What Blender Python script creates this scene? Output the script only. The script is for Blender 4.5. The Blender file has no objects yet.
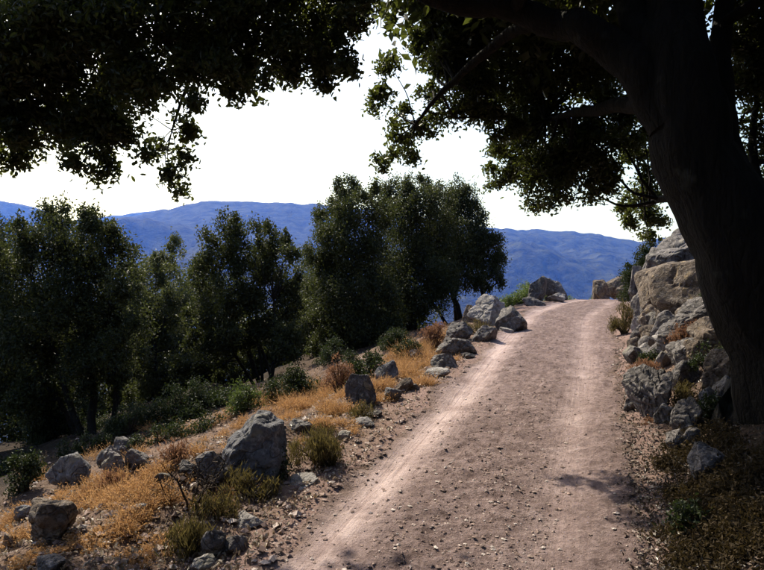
import bpy, math, random
import numpy as np

# ------------------------------------------------------------------ camera, sky, sun, exposure
F = 661.0; CX, CY = 382.0, 285.0          # focal length and centre of the photograph in its pixels
EYE = 1.65
SUN_AZ, SUN_EL = -33.0, 47.0              # degrees: left of the view direction, above the horizon
scene = bpy.context.scene
COL = scene.collection
cam_d = bpy.data.cameras.new('camera'); cam = bpy.data.objects.new('camera', cam_d); COL.objects.link(cam)
cam.location = (0, 0, EYE); cam.rotation_euler = (math.radians(90), 0, 0)
cam_d.sensor_width = 36; cam_d.lens = 36 * F / 764; cam_d.clip_start = 0.05; cam_d.clip_end = 60000
scene.camera = cam

world = bpy.data.worlds.new('World'); scene.world = world; world.use_nodes = True
wn = world.node_tree; wn.nodes.clear()
wo = wn.nodes.new('ShaderNodeOutputWorld'); wb = wn.nodes.new('ShaderNodeBackground'); ws = wn.nodes.new('ShaderNodeTexSky')
ws.sky_type = 'NISHITA'; ws.sun_disc = False
ws.sun_elevation = math.radians(SUN_EL); ws.sun_rotation = math.radians(SUN_AZ)
ws.altitude = 600; ws.air_density = 1.0; ws.dust_density = 4.0; ws.ozone_density = 1.0
wb.inputs['Strength'].default_value = 0.15
wn.links.new(ws.outputs[0], wb.inputs[0]); wn.links.new(wb.outputs[0], wo.inputs[0])

sd = bpy.data.lights.new('sun', 'SUN'); sd.energy = 5.0; sd.angle = math.radians(0.5); sd.color = (1.0, 0.94, 0.86)
sun = bpy.data.objects.new('sun', sd); COL.objects.link(sun)
sun.rotation_euler = (math.radians(90 - SUN_EL), 0, math.radians(180 - SUN_AZ))
sun.location = (0, 0, 30)
vs = scene.view_settings
vs.view_transform = 'Standard'; vs.look = 'None'; vs.exposure = 0.72; vs.gamma = 1.0; vs.use_curve_mapping = False
scene.render.engine = 'CYCLES'
cy = scene.cycles
cy.use_denoising = True
cy.max_bounces = 5; cy.diffuse_bounces = 3; cy.glossy_bounces = 2; cy.transmission_bounces = 3; cy.volume_bounces = 0
cy.caustics_reflective = False; cy.caustics_refractive = False
cy.sample_clamp_indirect = 4.0

# ------------------------------------------------------------------ helpers
rng = np.random.default_rng(7); random.seed(7)

def _hash(ix, iy, iz, seed):
    n = (ix.astype(np.int64) * 374761393 + iy.astype(np.int64) * 668265263 + iz.astype(np.int64) * 1440662683 + seed * 974634777) & 0xFFFFFFFF
    n = ((n ^ (n >> 13)) * 1274126177) & 0xFFFFFFFF
    return ((n ^ (n >> 16)) & 0xFFFFFF) / 8388607.5 - 1.0

def noise(x, y, z=0.0, seed=0):
    x, y, z = np.broadcast_arrays(np.asarray(x, float), np.asarray(y, float), np.asarray(z, float))
    ix, iy, iz = np.floor(x), np.floor(y), np.floor(z)
    fx, fy, fz = x - ix, y - iy, z - iz
    ux, uy, uz = (f * f * f * (f * (f * 6 - 15) + 10) for f in (fx, fy, fz))
    r = 0
    for a in (0, 1):
        for b in (0, 1):
            for c in (0, 1):
                w = (ux if a else 1 - ux) * (uy if b else 1 - uy) * (uz if c else 1 - uz)
                r = r + w * _hash(ix + a, iy + b, iz + c, seed)
    return r

def fbm(x, y, z=0.0, seed=0, oct=4, gain=0.5):
    r = 0; a = 1.0; f = 1.0
    for i in range(oct):
        r = r + a * noise(np.asarray(x) * f, np.asarray(y) * f, np.asarray(z) * f, seed + i * 17); a *= gain; f *= 2.03
    return r

def sstep(a, b, x):
    t = np.clip((np.asarray(x, float) - a) / (b - a), 0, 1); return t * t * (3 - 2 * t)

def mesh_np(name, V, Fc, smooth=False, attrs=None):
    """one mesh from arrays: V (n,3), Fc (m,k)"""
    V = np.ascontiguousarray(V, np.float32); Fc = np.ascontiguousarray(Fc, np.int32); m, k = Fc.shape
    me = bpy.data.meshes.new(name)
    me.vertices.add(len(V)); me.vertices.foreach_set('co', V.ravel())
    me.loops.add(m * k); me.loops.foreach_set('vertex_index', Fc.ravel())
    me.polygons.add(m); me.polygons.foreach_set('loop_start', np.arange(0, m * k, k, dtype=np.int32))
    me.polygons.foreach_set('use_smooth', np.full(m, smooth, dtype=bool))
    if attrs:
        for an, av in attrs.items():
            at = me.attributes.new(an, 'FLOAT', 'POINT'); at.data.foreach_set('value', np.ascontiguousarray(av, np.float32).ravel())
    me.update(calc_edges=True)
    return me

def obj(name, me, mat=None, parent=None, loc=None):
    o = bpy.data.objects.new(name, me); COL.objects.link(o)
    if mat is not None and not me.materials: me.materials.append(mat)
    if parent is not None: o.parent = parent
    if loc is not None: o.location = loc
    return o

def tag(o, label=None, cat=None, group=None, kind=None):
    if label: o['label'] = label
    if cat: o['category'] = cat
    if group: o['group'] = group
    if kind: o['kind'] = kind
    return o

def empty(name, loc):
    o = bpy.data.objects.new(name, None); COL.objects.link(o); o.location = loc; o.empty_display_size = 0.2
    return o

def pix(px, py, d):
    """point seen at photo pixel (px,py) at depth d"""
    return np.array([(px - CX) / F * d, d, EYE + (CY - py) / F * d])

# ------------------------------------------------------------------ terrain functions
def road_c(y):
    y = np.asarray(y, float)
    k = np.clip(y - 13.2, 0, 60)
    return 0.328 * y - 0.74 + np.where(k < 14, 0.047 * k * k, 0.047 * 196 + (k - 14) * 1.316)

def road_z(y):
    y = np.asarray(y, float)
    z = 0.0735 * y
    k = np.clip(y - 15.9, 0, None)
    z = z - np.where(k < 4.5, 0.019 * k * k, 0.019 * 20.25 + 0.171 * (k - 4.5))
    return z

HALF = 0.94
COS = 0.95
def ss(x, y):
    return (np.asarray(x, float) - road_c(y)) * COS

def H(x, y, fine=True):
    x = np.asarray(x, float); y = np.asarray(y, float)
    s = ss(x, y)
    z = road_z(y)
    L = np.clip(-s - HALF, 0, None); R = np.clip(s - HALF, 0, None)
    far = 0.08 * np.clip(L - 12, 0, None)
    left = -(0.05 * np.minimum(L, 0.9) + 0.30 * np.clip(L - 0.9, 0, None) + far)
    left = np.maximum(left, -90 + 0 * L)
    # the uphill bank on the right
    bank = 0.22 * np.minimum(R, 0.35) + 0.62 * np.clip(R - 0.35, 0, 2.6) + 0.42 * np.clip(R - 2.95, 0, 60)
    bank = bank * (1 - 0.55 * sstep(15.0, 20.0, y))
    z = z + left + bank
    off = sstep(0.0, 1.2, L) + sstep(0.0, 1.0, R)
    z = z + off * (0.16 * fbm(x * 0.55, y * 0.55, 0, 3, 3) + 0.05 * noise(x * 2.3, y * 2.3, 0, 9))
    # wheel ruts, crown and roughness of the track
    on = 1 - sstep(0.75, 1.15, np.abs(s))
    rut = np.exp(-((np.abs(s + 0.10 + 0.05 * noise(0, y * 0.4, 0, 41)) - 0.58) / 0.18) ** 2)
    z = z - 0.028 * rut * on + on * 0.022 * noise(x * 1.7, y * 1.1, 0, 21)
    if fine:
        rough = (1 - 0.75 * rut * on)
        z = z + rough * (0.014 * noise(x * 6.5, y * 6.5, 0, 5) + 0.011 * noise(x * 15, y * 15, 0, 6) + 0.007 * noise(x * 31, y * 27, 0, 7))
    return z

def ground_at(px, py, ymin=1.0, ymax=60.0):
    """where the ray through a photo pixel meets the ground"""
    Y = np.arange(ymin, ymax, 0.02)
    X = (px - CX) / F * Y; Z = EYE + (CY - py) / F * Y
    below = Z < H(X, Y, False)
    i = int(np.argmax(below)) if below.any() else len(Y) - 1
    return np.array([X[i], Y[i], float(H(X[i], Y[i], False))])

# ------------------------------------------------------------------ materials
def new_mat(name):
    m = bpy.data.materials.new(name); m.use_nodes = True
    nt = m.node_tree; nt.nodes.clear()
    out = nt.nodes.new('ShaderNodeOutputMaterial')
    return m, nt, out

class NT:
    def __init__(s, nt): s.nt = nt
    def n(s, t, **kw):
        nd = s.nt.nodes.new(t)
        for k, v in kw.items(): setattr(nd, k, v)
        return nd
    def l(s, a, b): s.nt.links.new(a, b)
    def noise(s, scale, detail=4, rough=0.55, vec=None, dist=0.0):
        nd = s.n('ShaderNodeTexNoise'); nd.inputs['Scale'].default_value = scale; nd.inputs['Detail'].default_value = detail
        nd.inputs['Roughness'].default_value = rough; nd.inputs['Distortion'].default_value = dist
        if vec is not None: s.l(vec, nd.inputs['Vector'])
        return nd.outputs['Fac']
    def ramp(s, fac, stops):
        nd = s.n('ShaderNodeValToRGB'); e = nd.color_ramp.elements
        while len(e) < len(stops): e.new(0.5)
        for el, (p, c) in zip(e, stops):
            el.position = p; el.color = (c, c, c, 1) if not hasattr(c, '__len__') else (*c, 1)
        s.l(fac, nd.inputs['Fac']); return nd.outputs['Color']
    def mix(s, fac, a, b, mode='MIX'):
        nd = s.n('ShaderNodeMix', data_type='RGBA', blend_type=mode)
        for sock, v in ((nd.inputs[0], fac), (nd.inputs[6], a), (nd.inputs[7], b)):
            if hasattr(v, 'links'): s.l(v, sock)
            elif hasattr(v, '__len__'): sock.default_value = (*v, 1)
            else: sock.default_value = v
        return nd.outputs[2]
    def math(s, op, a, b=0.0):
        nd = s.n('ShaderNodeMath', operation=op)
        for sock, v in ((nd.inputs[0], a), (nd.inputs[1], b)):
            if hasattr(v, 'links'): s.l(v, sock)
            else: sock.default_value = v
        return nd.outputs[0]
    def attr(s, name):
        nd = s.n('ShaderNodeAttribute', attribute_name=name); return nd.outputs['Fac']
    def obj(s): return s.n('ShaderNodeTexCoord').outputs['Object']
    def geo(s): return s.n('ShaderNodeNewGeometry')
    def bump(s, h, strength=0.5, dist=0.02):
        nd = s.n('ShaderNodeBump'); nd.inputs['Strength'].default_value = strength; nd.inputs['Distance'].default_value = dist
        s.l(h, nd.inputs['Height']); return nd.outputs['Normal']
    def pbsdf(s, col, rough=0.8, normal=None, spec=0.3):
        nd = s.n('ShaderNodeBsdfPrincipled')
        for sock, v in ((nd.inputs['Base Color'], col), (nd.inputs['Roughness'], rough)):
            if hasattr(v, 'links'): s.l(v, sock)
            elif hasattr(v, '__len__'): sock.default_value = (*v, 1)
            else: sock.default_value = v
        nd.inputs['Specular IOR Level'].default_value = spec
        if normal is not None: s.l(normal, nd.inputs['Normal'])
        return nd.outputs[0]

def mat_leaf(name, dark, light, trans, rough=0.38, tmix=0.3, spec=0.5, cl=0.9):
    m, nt, out = new_mat(name); t = NT(nt)
    g = t.geo()
    pos = t.n('ShaderNodeTexCoord').outputs['Object']
    cl_f = t.noise(cl, 2, 0.5, pos)
    f = t.math('ADD', t.math('MULTIPLY', g.outputs['Random Per Island'], 0.7), t.math('MULTIPLY', cl_f, 0.5))
    c = t.mix(t.ramp(f, [(0.2, 0.0), (0.95, 1.0)]), dark, light)
    p = t.pbsdf(c, rough, None, spec)
    tr = t.n('ShaderNodeBsdfTranslucent')
    tc = t.mix(t.ramp(f, [(0.2, 0.0), (0.95, 1.0)]), tuple(0.6 * v for v in trans), trans); t.l(tc, tr.inputs['Color'])
    mx = t.n('ShaderNodeMixShader'); mx.inputs[0].default_value = tmix
    t.l(p, mx.inputs[1]); t.l(tr.outputs[0], mx.inputs[2]); t.l(mx.outputs[0], out.inputs['Surface'])
    return m

def mat_bark(name, a, b):
    m, nt, out = new_mat(name); t = NT(nt)
    o = t.obj()
    mp = t.n('ShaderNodeMapping'); mp.inputs['Scale'].default_value = (7, 7, 1.3); t.l(o, mp.inputs['Vector'])
    n1 = t.noise(2.2, 6, 0.65, mp.outputs[0], 0.6)
    v = t.n('ShaderNodeTexVoronoi', feature='DISTANCE_TO_EDGE'); v.inputs['Scale'].default_value = 2.0
    wv = t.n('ShaderNodeVectorMath', operation='MULTIPLY_ADD'); wv.inputs[1].default_value = (1.3, 1.3, 1.3)
    nw = t.n('ShaderNodeTexNoise'); nw.inputs['Scale'].default_value = 1.6; t.l(mp.outputs[0], nw.inputs['Vector']); t.l(nw.outputs['Color'], wv.inputs[0]); t.l(mp.outputs[0], wv.inputs[2]); t.l(wv.outputs[0], v.inputs['Vector'])
    crack = t.ramp(v.outputs['Distance'], [(0.0, 0.0), (0.22, 1.0)])
    c = t.mix(t.ramp(n1, [(0.3, 0.0), (0.75, 1.0)]), a, b)
    lich = t.noise(3.0, 4, 0.6, o)
    c = t.mix(t.ramp(lich, [(0.60, 0.0), (0.72, 0.5)]), c, (0.07, 0.072, 0.055))
    n5 = t.noise(26, 5, 0.7, o)
    h = t.math('ADD', t.math('MULTIPLY', crack, 0.22), t.math('ADD', n1, t.math('MULTIPLY', n5, 0.5)))
    t.l(t.pbsdf(c, 0.9, t.bump(h, 0.9, 0.035), 0.15), out.inputs['Surface'])
    return m

def mat_rock(name, dark, mid, pale, strata=0.0, lich=(0.25, 0.225, 0.18)):
    m, nt, out = new_mat(name); t = NT(nt)
    tc = t.n('ShaderNodeTexCoord'); o = tc.outputs['Object']
    oi = t.n('ShaderNodeObjectInfo')
    va = t.n('ShaderNodeVectorMath', operation='ADD'); t.l(o, va.inputs[0]); t.l(oi.outputs['Location'], va.inputs[1]); o = va.outputs[0]
    n1 = t.noise(3.2, 8, 0.68, o, 0.4)
    n2 = t.noise(17, 6, 0.7, o)
    n3 = t.noise(55, 4, 0.6, o)
    c = t.mix(t.ramp(n1, [(0.34, 0.0), (0.62, 1.0)]), dark, mid)
    c = t.mix(t.ramp(n2, [(0.50, 0.0), (0.68, 0.85)]), c, pale)
    c = t.mix(t.ramp(n3, [(0.30, 0.75), (0.46, 0.0)]), c, tuple(0.4 * v for v in dark))
    l1 = t.noise(5.5, 3, 0.5, o, 0.8)
    c = t.mix(t.ramp(l1, [(0.60, 0.0), (0.66, 0.6)]), c, lich)
    v = t.n('ShaderNodeTexVoronoi', feature='DISTANCE_TO_EDGE'); v.inputs['Scale'].default_value = 1.9
    wv = t.n('ShaderNodeVectorMath', operation='MULTIPLY_ADD')
    wv.inputs[1].default_value = (0.9, 0.9, 0.9)
    nc = t.n('ShaderNodeTexNoise'); nc.inputs['Scale'].default_value = 4; t.l(o, nc.inputs['Vector'])
    t.l(nc.outputs['Color'], wv.inputs[0]); t.l(o, wv.inputs[2]); t.l(wv.outputs[0], v.inputs['Vector'])
    cr = t.ramp(v.outputs['Distance'], [(0.0, 0.35), (0.022, 1.0)])
    c = t.mix(cr, tuple(0.6 * x for x in dark), c)
    h = t.math('ADD', t.math('MULTIPLY', n2, 0.5), t.math('MULTIPLY', n3, 0.22))
    h = t.math('ADD', h, t.math('MULTIPLY', cr, 0.3)); h = t.math('ADD', h, n1)
    t.l(t.pbsdf(c, 0.88, t.bump(h, 0.9, 0.05), 0.25), out.inputs['Surface'])
    return m

def mat_island(name, cols, rough=0.85, spec=0.2, tmix=0.0, trans=None):
    """colour picked per loose piece (pebbles, blades, dead leaves)"""
    m, nt, out = new_mat(name); t = NT(nt)
    g = t.geo()
    n = len(cols)
    c = t.ramp(g.outputs['Random Per Island'], [(i / (n - 1), col) for i, col in enumerate(cols)])
    p = t.pbsdf(c, rough, None, spec)
    if tmix > 0:
        tr = t.n('ShaderNodeBsdfTranslucent'); t.l(c, tr.inputs['Color'])
        mx = t.n('ShaderNodeMixShader'); mx.inputs[0].default_value = tmix
        t.l(p, mx.inputs[1]); t.l(tr.outputs[0], mx.inputs[2]); p = mx.outputs[0]
    t.l(p, out.inputs['Surface'])
    return m

def mat_ground():
    m, nt, out = new_mat('dry_stony_earth'); t = NT(nt)
    o = t.obj()
    n1 = t.noise(0.9, 5, 0.6, o); n2 = t.noise(9, 6, 0.7, o); n3 = t.noise(48, 5, 0.7, o)
    c = t.mix(t.ramp(n1, [(0.35, 0.0), (0.65, 1.0)]), (0.095, 0.060, 0.045), (0.175, 0.116, 0.088))
    c = t.mix(t.ramp(n2, [(0.45, 0.0), (0.68, 0.8)]), c, (0.28, 0.195, 0.155))
    c = t.mix(t.ramp(n3, [(0.34, 0.85), (0.50, 0.0)]), c, (0.045, 0.030, 0.022))
    c = t.mix(t.ramp(n3, [(0.60, 0.0), (0.70, 0.7)]), c, (0.36, 0.30, 0.26))
    dirt = t.attr('dust')
    c = t.mix(t.math('MULTIPLY', dirt, 0.85), c, t.mix(n2, (0.20, 0.130, 0.115), (0.30, 0.205, 0.185)))
    shade_paint = t.attr('shade_paint')
    c = t.mix(t.math('MULTIPLY', shade_paint, t.ramp(n2, [(0.25, 0.55), (0.55, 1.0)])), c, (0.016, 0.012, 0.009))  # shade of the oaks painted near-black into the earth colour
    h = t.math('ADD', t.math('MULTIPLY', n2, 0.8), t.math('MULTIPLY', n3, 0.5))
    t.l(t.pbsdf(c, 0.95, t.bump(h, 0.9, 0.05), 0.1), out.inputs['Surface'])
    return m

def mat_road():
    m, nt, out = new_mat('pinkish_track_dust'); t = NT(nt)
    o = t.obj()
    n0 = t.noise(0.55, 4, 0.6, o); n1 = t.noise(2.6, 6, 0.65, o, 0.5); n2 = t.noise(14, 6, 0.7, o); n3 = t.noise(62, 5, 0.75, o)
    rut = t.attr('rut'); edge = t.attr('edge')
    base = t.mix(t.ramp(n1, [(0.32, 0.0), (0.66, 1.0)]), (0.205, 0.144, 0.136), (0.325, 0.238, 0.227))
    base = t.mix(t.ramp(n2, [(0.40, 0.85), (0.54, 0.0)]), base, (0.125, 0.083, 0.077))
    base = t.mix(t.ramp(n3, [(0.32, 0.85), (0.48, 0.0)]), base, (0.095, 0.060, 0.054))
    base = t.mix(t.ramp(n3, [(0.58, 0.0), (0.70, 0.8)]), base, (0.36, 0.28, 0.25))
    dust = t.mix(t.ramp(n1, [(0.3, 0.0), (0.7, 1.0)]), (0.37, 0.275, 0.262), (0.49, 0.382, 0.368))
    dust = t.mix(t.ramp(n3, [(0.30, 0.6), (0.44, 0.0)]), dust, (0.20, 0.125, 0.105))
    cb = t.n('ShaderNodeCombineXYZ'); t.l(t.math('MULTIPLY', t.attr('side'), 26.0), cb.inputs[0]); t.l(t.math('MULTIPLY', t.attr('along'), 0.9), cb.inputs[1])
    streak = t.noise(1.0, 5, 0.6, cb.outputs[0], 0.35)
    dust = t.mix(t.ramp(streak, [(0.36, 0.45), (0.52, 0.0)]), dust, (0.235, 0.160, 0.147))
    dust = t.mix(t.ramp(streak, [(0.56, 0.0), (0.70, 0.35)]), dust, (0.53, 0.41, 0.39))
    base = t.mix(t.ramp(streak, [(0.36, 0.3), (0.5, 0.0)]), base, (0.15, 0.10, 0.092))
    rf = t.math('MULTIPLY', rut, t.ramp(t.math('ADD', t.math('MULTIPLY', n0, 0.6), t.math('MULTIPLY', n1, 0.4)), [(0.38, 0.2), (0.56, 1.0)]))
    c = t.mix(rf, base, dust)
    eg = t.ramp(t.math('ADD', edge, t.math('MULTIPLY', t.math('SUBTRACT', n1, 0.5), 0.9)), [(0.45, 0.0), (0.75, 1.0)])
    vb = t.mix(t.ramp(n2, [(0.35, 0.0), (0.65, 1.0)]), (0.095, 0.060, 0.047), (0.20, 0.135, 0.108))
    vb = t.mix(t.ramp(n3, [(0.58, 0.0), (0.68, 0.8)]), vb, (0.40, 0.34, 0.30))
    vb = t.mix(t.ramp(n3, [(0.34, 0.8), (0.46, 0.0)]), vb, (0.05, 0.032, 0.026))
    c = t.mix(eg, c, vb)
    h = t.math('ADD', t.math('MULTIPLY', n2, 0.7), t.math('MULTIPLY', n3, 0.45))
    h = t.math('MULTIPLY', h, t.math('SUBTRACT', 1.0, t.math('MULTIPLY', rut, 0.6)))
    h = t.math('ADD', h, t.math('MULTIPLY', streak, t.math('ADD', 0.08, t.math('MULTIPLY', rut, 0.25))))
    t.l(t.pbsdf(c, 0.95, t.bump(h, 1.0, 0.06), 0.12), out.inputs['Surface'])
    return m

def mat_mountain():
    m, nt, out = new_mat('scrub_covered_mountain'); t = NT(nt)
    o = t.obj()
    n1 = t.noise(0.0016, 6, 0.6, o); n2 = t.noise(0.010, 6, 0.7, o, 0.5); n3 = t.noise(0.035, 4, 0.7, o)
    c = t.mix(t.ramp(n2, [(0.36, 0.0), (0.62, 1.0)]), (0.003, 0.006, 0.005), (0.060, 0.066, 0.046))
    hi = t.attr('bare')
    bare = t.ramp(t.math('ADD', t.math('MULTIPLY', hi, 0.42), t.math('ADD', t.math('MULTIPLY', n2, 0.75), t.math('MULTIPLY', n1, 0.6))), [(1.0, 0.0), (1.18, 0.5)])
    c = t.mix(bare, c, t.mix(n3, (0.22, 0.17, 0.15), (0.50, 0.42, 0.38)))
    h = t.math('ADD', n2, t.math('MULTIPLY', n3, 0.4))
    t.l(t.pbsdf(c, 0.95, t.bump(h, 1.0, 60.0), 0.05), out.inputs['Surface'])
    return m

M = dict(
    ground=mat_ground(), road=mat_road(), mountain=mat_mountain(),
    bark=mat_bark('dark_oak_bark', (0.006, 0.005, 0.004), (0.019, 0.016, 0.013)),
    bark2=mat_bark('grey_brown_bark', (0.010, 0.008, 0.007), (0.034, 0.029, 0.025)),
    oak=mat_leaf('holm_oak_leaf', (0.012, 0.015, 0.007), (0.040, 0.046, 0.018), (0.15, 0.18, 0.03), 0.45, 0.30, 0.3),
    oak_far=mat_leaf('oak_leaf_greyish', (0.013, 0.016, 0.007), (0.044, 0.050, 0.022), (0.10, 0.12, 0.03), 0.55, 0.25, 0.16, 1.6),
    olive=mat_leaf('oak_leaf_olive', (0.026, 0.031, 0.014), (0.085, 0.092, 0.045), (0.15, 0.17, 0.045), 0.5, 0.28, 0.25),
    fern=mat_leaf('fern_leaf', (0.040, 0.060, 0.018), (0.11, 0.15, 0.05), (0.17, 0.24, 0.05), 0.5, 0.35),
    olivetuft=mat_leaf('olive_tuft_leaf', (0.045, 0.036, 0.016), (0.14, 0.108, 0.045), (0.17, 0.135, 0.045), 0.7, 0.3, 0.2),
    boxy=mat_leaf('dark_bush_leaf', (0.012, 0.017, 0.007), (0.036, 0.048, 0.020), (0.06, 0.085, 0.02), 0.6, 0.20, 0.2),
    dry=mat_leaf('dry_orange_herb', (0.26, 0.135, 0.060), (0.55, 0.345, 0.175), (0.50, 0.29, 0.13), 0.8, 0.38, 0.1),
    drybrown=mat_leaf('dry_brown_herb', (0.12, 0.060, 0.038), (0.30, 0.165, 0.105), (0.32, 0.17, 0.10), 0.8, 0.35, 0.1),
    scrubshade=mat_leaf('scrub_shaded', (0.018, 0.014, 0.008), (0.070, 0.048, 0.026), (0.07, 0.05, 0.02), 0.8, 0.25, 0.1),  # scrub colour darkened to stand for the shade under the big oak
    ferndark=mat_leaf('fern_leaf_dark', (0.028, 0.042, 0.014), (0.075, 0.10, 0.035), (0.12, 0.17, 0.035), 0.5, 0.3, 0.3),  # fern leaf in a deeper green
    littershade=mat_island('fallen_leaves_shaded', [(0.012, 0.009, 0.006), (0.06, 0.041, 0.027), (0.03, 0.020, 0.013), (0.13, 0.095, 0.068), (0.045, 0.030, 0.020), (0.26, 0.215, 0.17)], 0.42, 0.5, 0.1),  # litter colours darkened to paint in the shade of the right verge
    twig=mat_bark('dead_twig_bark', (0.030, 0.022, 0.018), (0.10, 0.075, 0.06)),
    rock=mat_rock('grey_granite', (0.050, 0.044, 0.044), (0.150, 0.132, 0.128), (0.31, 0.28, 0.27)),
    rockpale=mat_rock('pale_granite', (0.13, 0.115, 0.110), (0.30, 0.272, 0.262), (0.46, 0.425, 0.41)),
    rockbrown=mat_rock('brown_granite', (0.055, 0.040, 0.031), (0.150, 0.110, 0.084), (0.31, 0.26, 0.22), lich=(0.30, 0.215, 0.12)),
    rockblue=mat_rock('bluish_granite', (0.052, 0.050, 0.056), (0.140, 0.135, 0.148), (0.27, 0.26, 0.275)),
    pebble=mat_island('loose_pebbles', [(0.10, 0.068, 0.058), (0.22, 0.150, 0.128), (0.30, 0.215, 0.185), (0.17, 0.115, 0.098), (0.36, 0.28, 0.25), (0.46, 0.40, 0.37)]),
    pebbleshade=mat_island('loose_pebbles_shaded', [(0.05, 0.035, 0.028), (0.12, 0.085, 0.07), (0.20, 0.15, 0.125), (0.09, 0.062, 0.05), (0.30, 0.25, 0.22)]),  # darker copy of the pebbles, with the oak's shade in the colour
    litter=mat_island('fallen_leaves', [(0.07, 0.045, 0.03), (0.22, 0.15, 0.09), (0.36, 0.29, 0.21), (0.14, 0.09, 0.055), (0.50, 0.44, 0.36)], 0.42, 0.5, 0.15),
)

# ------------------------------------------------------------------ the setting: ground, road, mountains
def grid_faces(nr, nc):
    i = np.arange(nr - 1)[:, None] * nc + np.arange(nc - 1)[None, :]
    return np.stack([i, i + 1, i + nc + 1, i + nc], -1).reshape(-1, 4)

def var_lines(segs):
    out = [segs[0][0]]
    for a, b, st in segs:
        n = max(1, int(round((b - a) / st))); out += list(np.linspace(a, b, n + 1)[1:])
    return np.array(out)

ys = var_lines([(-24, -4, 1.0), (-4, 2, 0.3), (2, 7, 0.06), (7, 13, 0.10), (13, 24, 0.15), (24, 70, 0.8)])
sl = var_lines([(-70, -20, 2.0), (-20, -9, 0.35), (-9, -4.5, 0.10), (-4.5, 3.4, 0.06), (3.4, 8, 0.16), (8, 45, 1.5)])
SS, YY = np.meshgrid(sl, ys)
XX = SS / COS + road_c(np.minimum(YY, 24)) + np.clip(YY - 24, 0, None) * 0.6
ZZ = H(XX, YY)
s_true = ss(XX, YY)
ZZ = ZZ - 0.03 * (1 - sstep(0.70, 0.90, np.abs(s_true)))      # the track sheet lies over this
dust = 1 - sstep(0.9, 1.55, np.abs(s_true) + 0.25 * noise(XX * 1.5, YY * 1.5, 0, 51))
shade_paint = sstep(3.4, 6.0, -s_true + 0.8 * noise(XX * 0.7, YY * 0.7, 0, 61)) * 0.95 + sstep(1.15, 1.9, s_true + 0.3 * noise(XX * 1.3, YY * 1.3, 0, 62))  # mask of the painted shade: below the left oaks and right of the track
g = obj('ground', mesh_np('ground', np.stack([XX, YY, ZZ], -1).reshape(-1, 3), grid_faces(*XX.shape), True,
        {'dust': dust, 'shade_paint': np.clip(shade_paint, 0, 1)}), M['ground'])
tag(g, 'dry stony hillside earth either side of the track', kind='structure')

ysr = var_lines([(-24, -4, 0.6), (-4, 2, 0.2), (2, 7, 0.026), (7, 13, 0.05), (13, 26, 0.11)])
u = np.linspace(-1, 1, 96)
UU, YR = np.meshgrid(u, ysr)
wl = 1.06 + 0.14 * noise(0, YR * 1.1, 0, 71) + 0.07 * noise(0, YR * 3.7, 0, 72)
wr = 1.14 + 0.10 * noise(0, YR * 1.0, 5, 73) + 0.06 * noise(0, YR * 3.9, 5, 74)
SR = np.where(UU < 0, UU * wl, UU * wr)
XR = SR / COS + road_c(YR)
ZR = H(XR, YR) + 0.006 - 0.05 * sstep(0.86, 1.0, np.abs(UU))
rutm = np.exp(-((np.abs(SR + 0.10 + 0.05 * noise(0, YR * 0.4, 0, 41)) - 0.58) / np.where(SR < 0, 0.21, 0.17)) ** 2)
rutm = rutm * np.where(SR < 0, 1.0, 0.6)
r = obj('dirt_road', mesh_np('dirt_road', np.stack([XR, YR, ZR], -1).reshape(-1, 3), grid_faces(*XR.shape), True,
        {'rut': np.clip(rutm, 0, 1), 'edge': np.abs(UU) ** 3, 'side': SR, 'along': YR * 1.05}), M['road'])
tag(r, 'pinkish dirt track with two pale wheel ruts climbing to a crest', kind='structure')

def ridge_profile(px, table):
    xs, yv = zip(*table); return np.interp(px, xs, yv)

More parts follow.
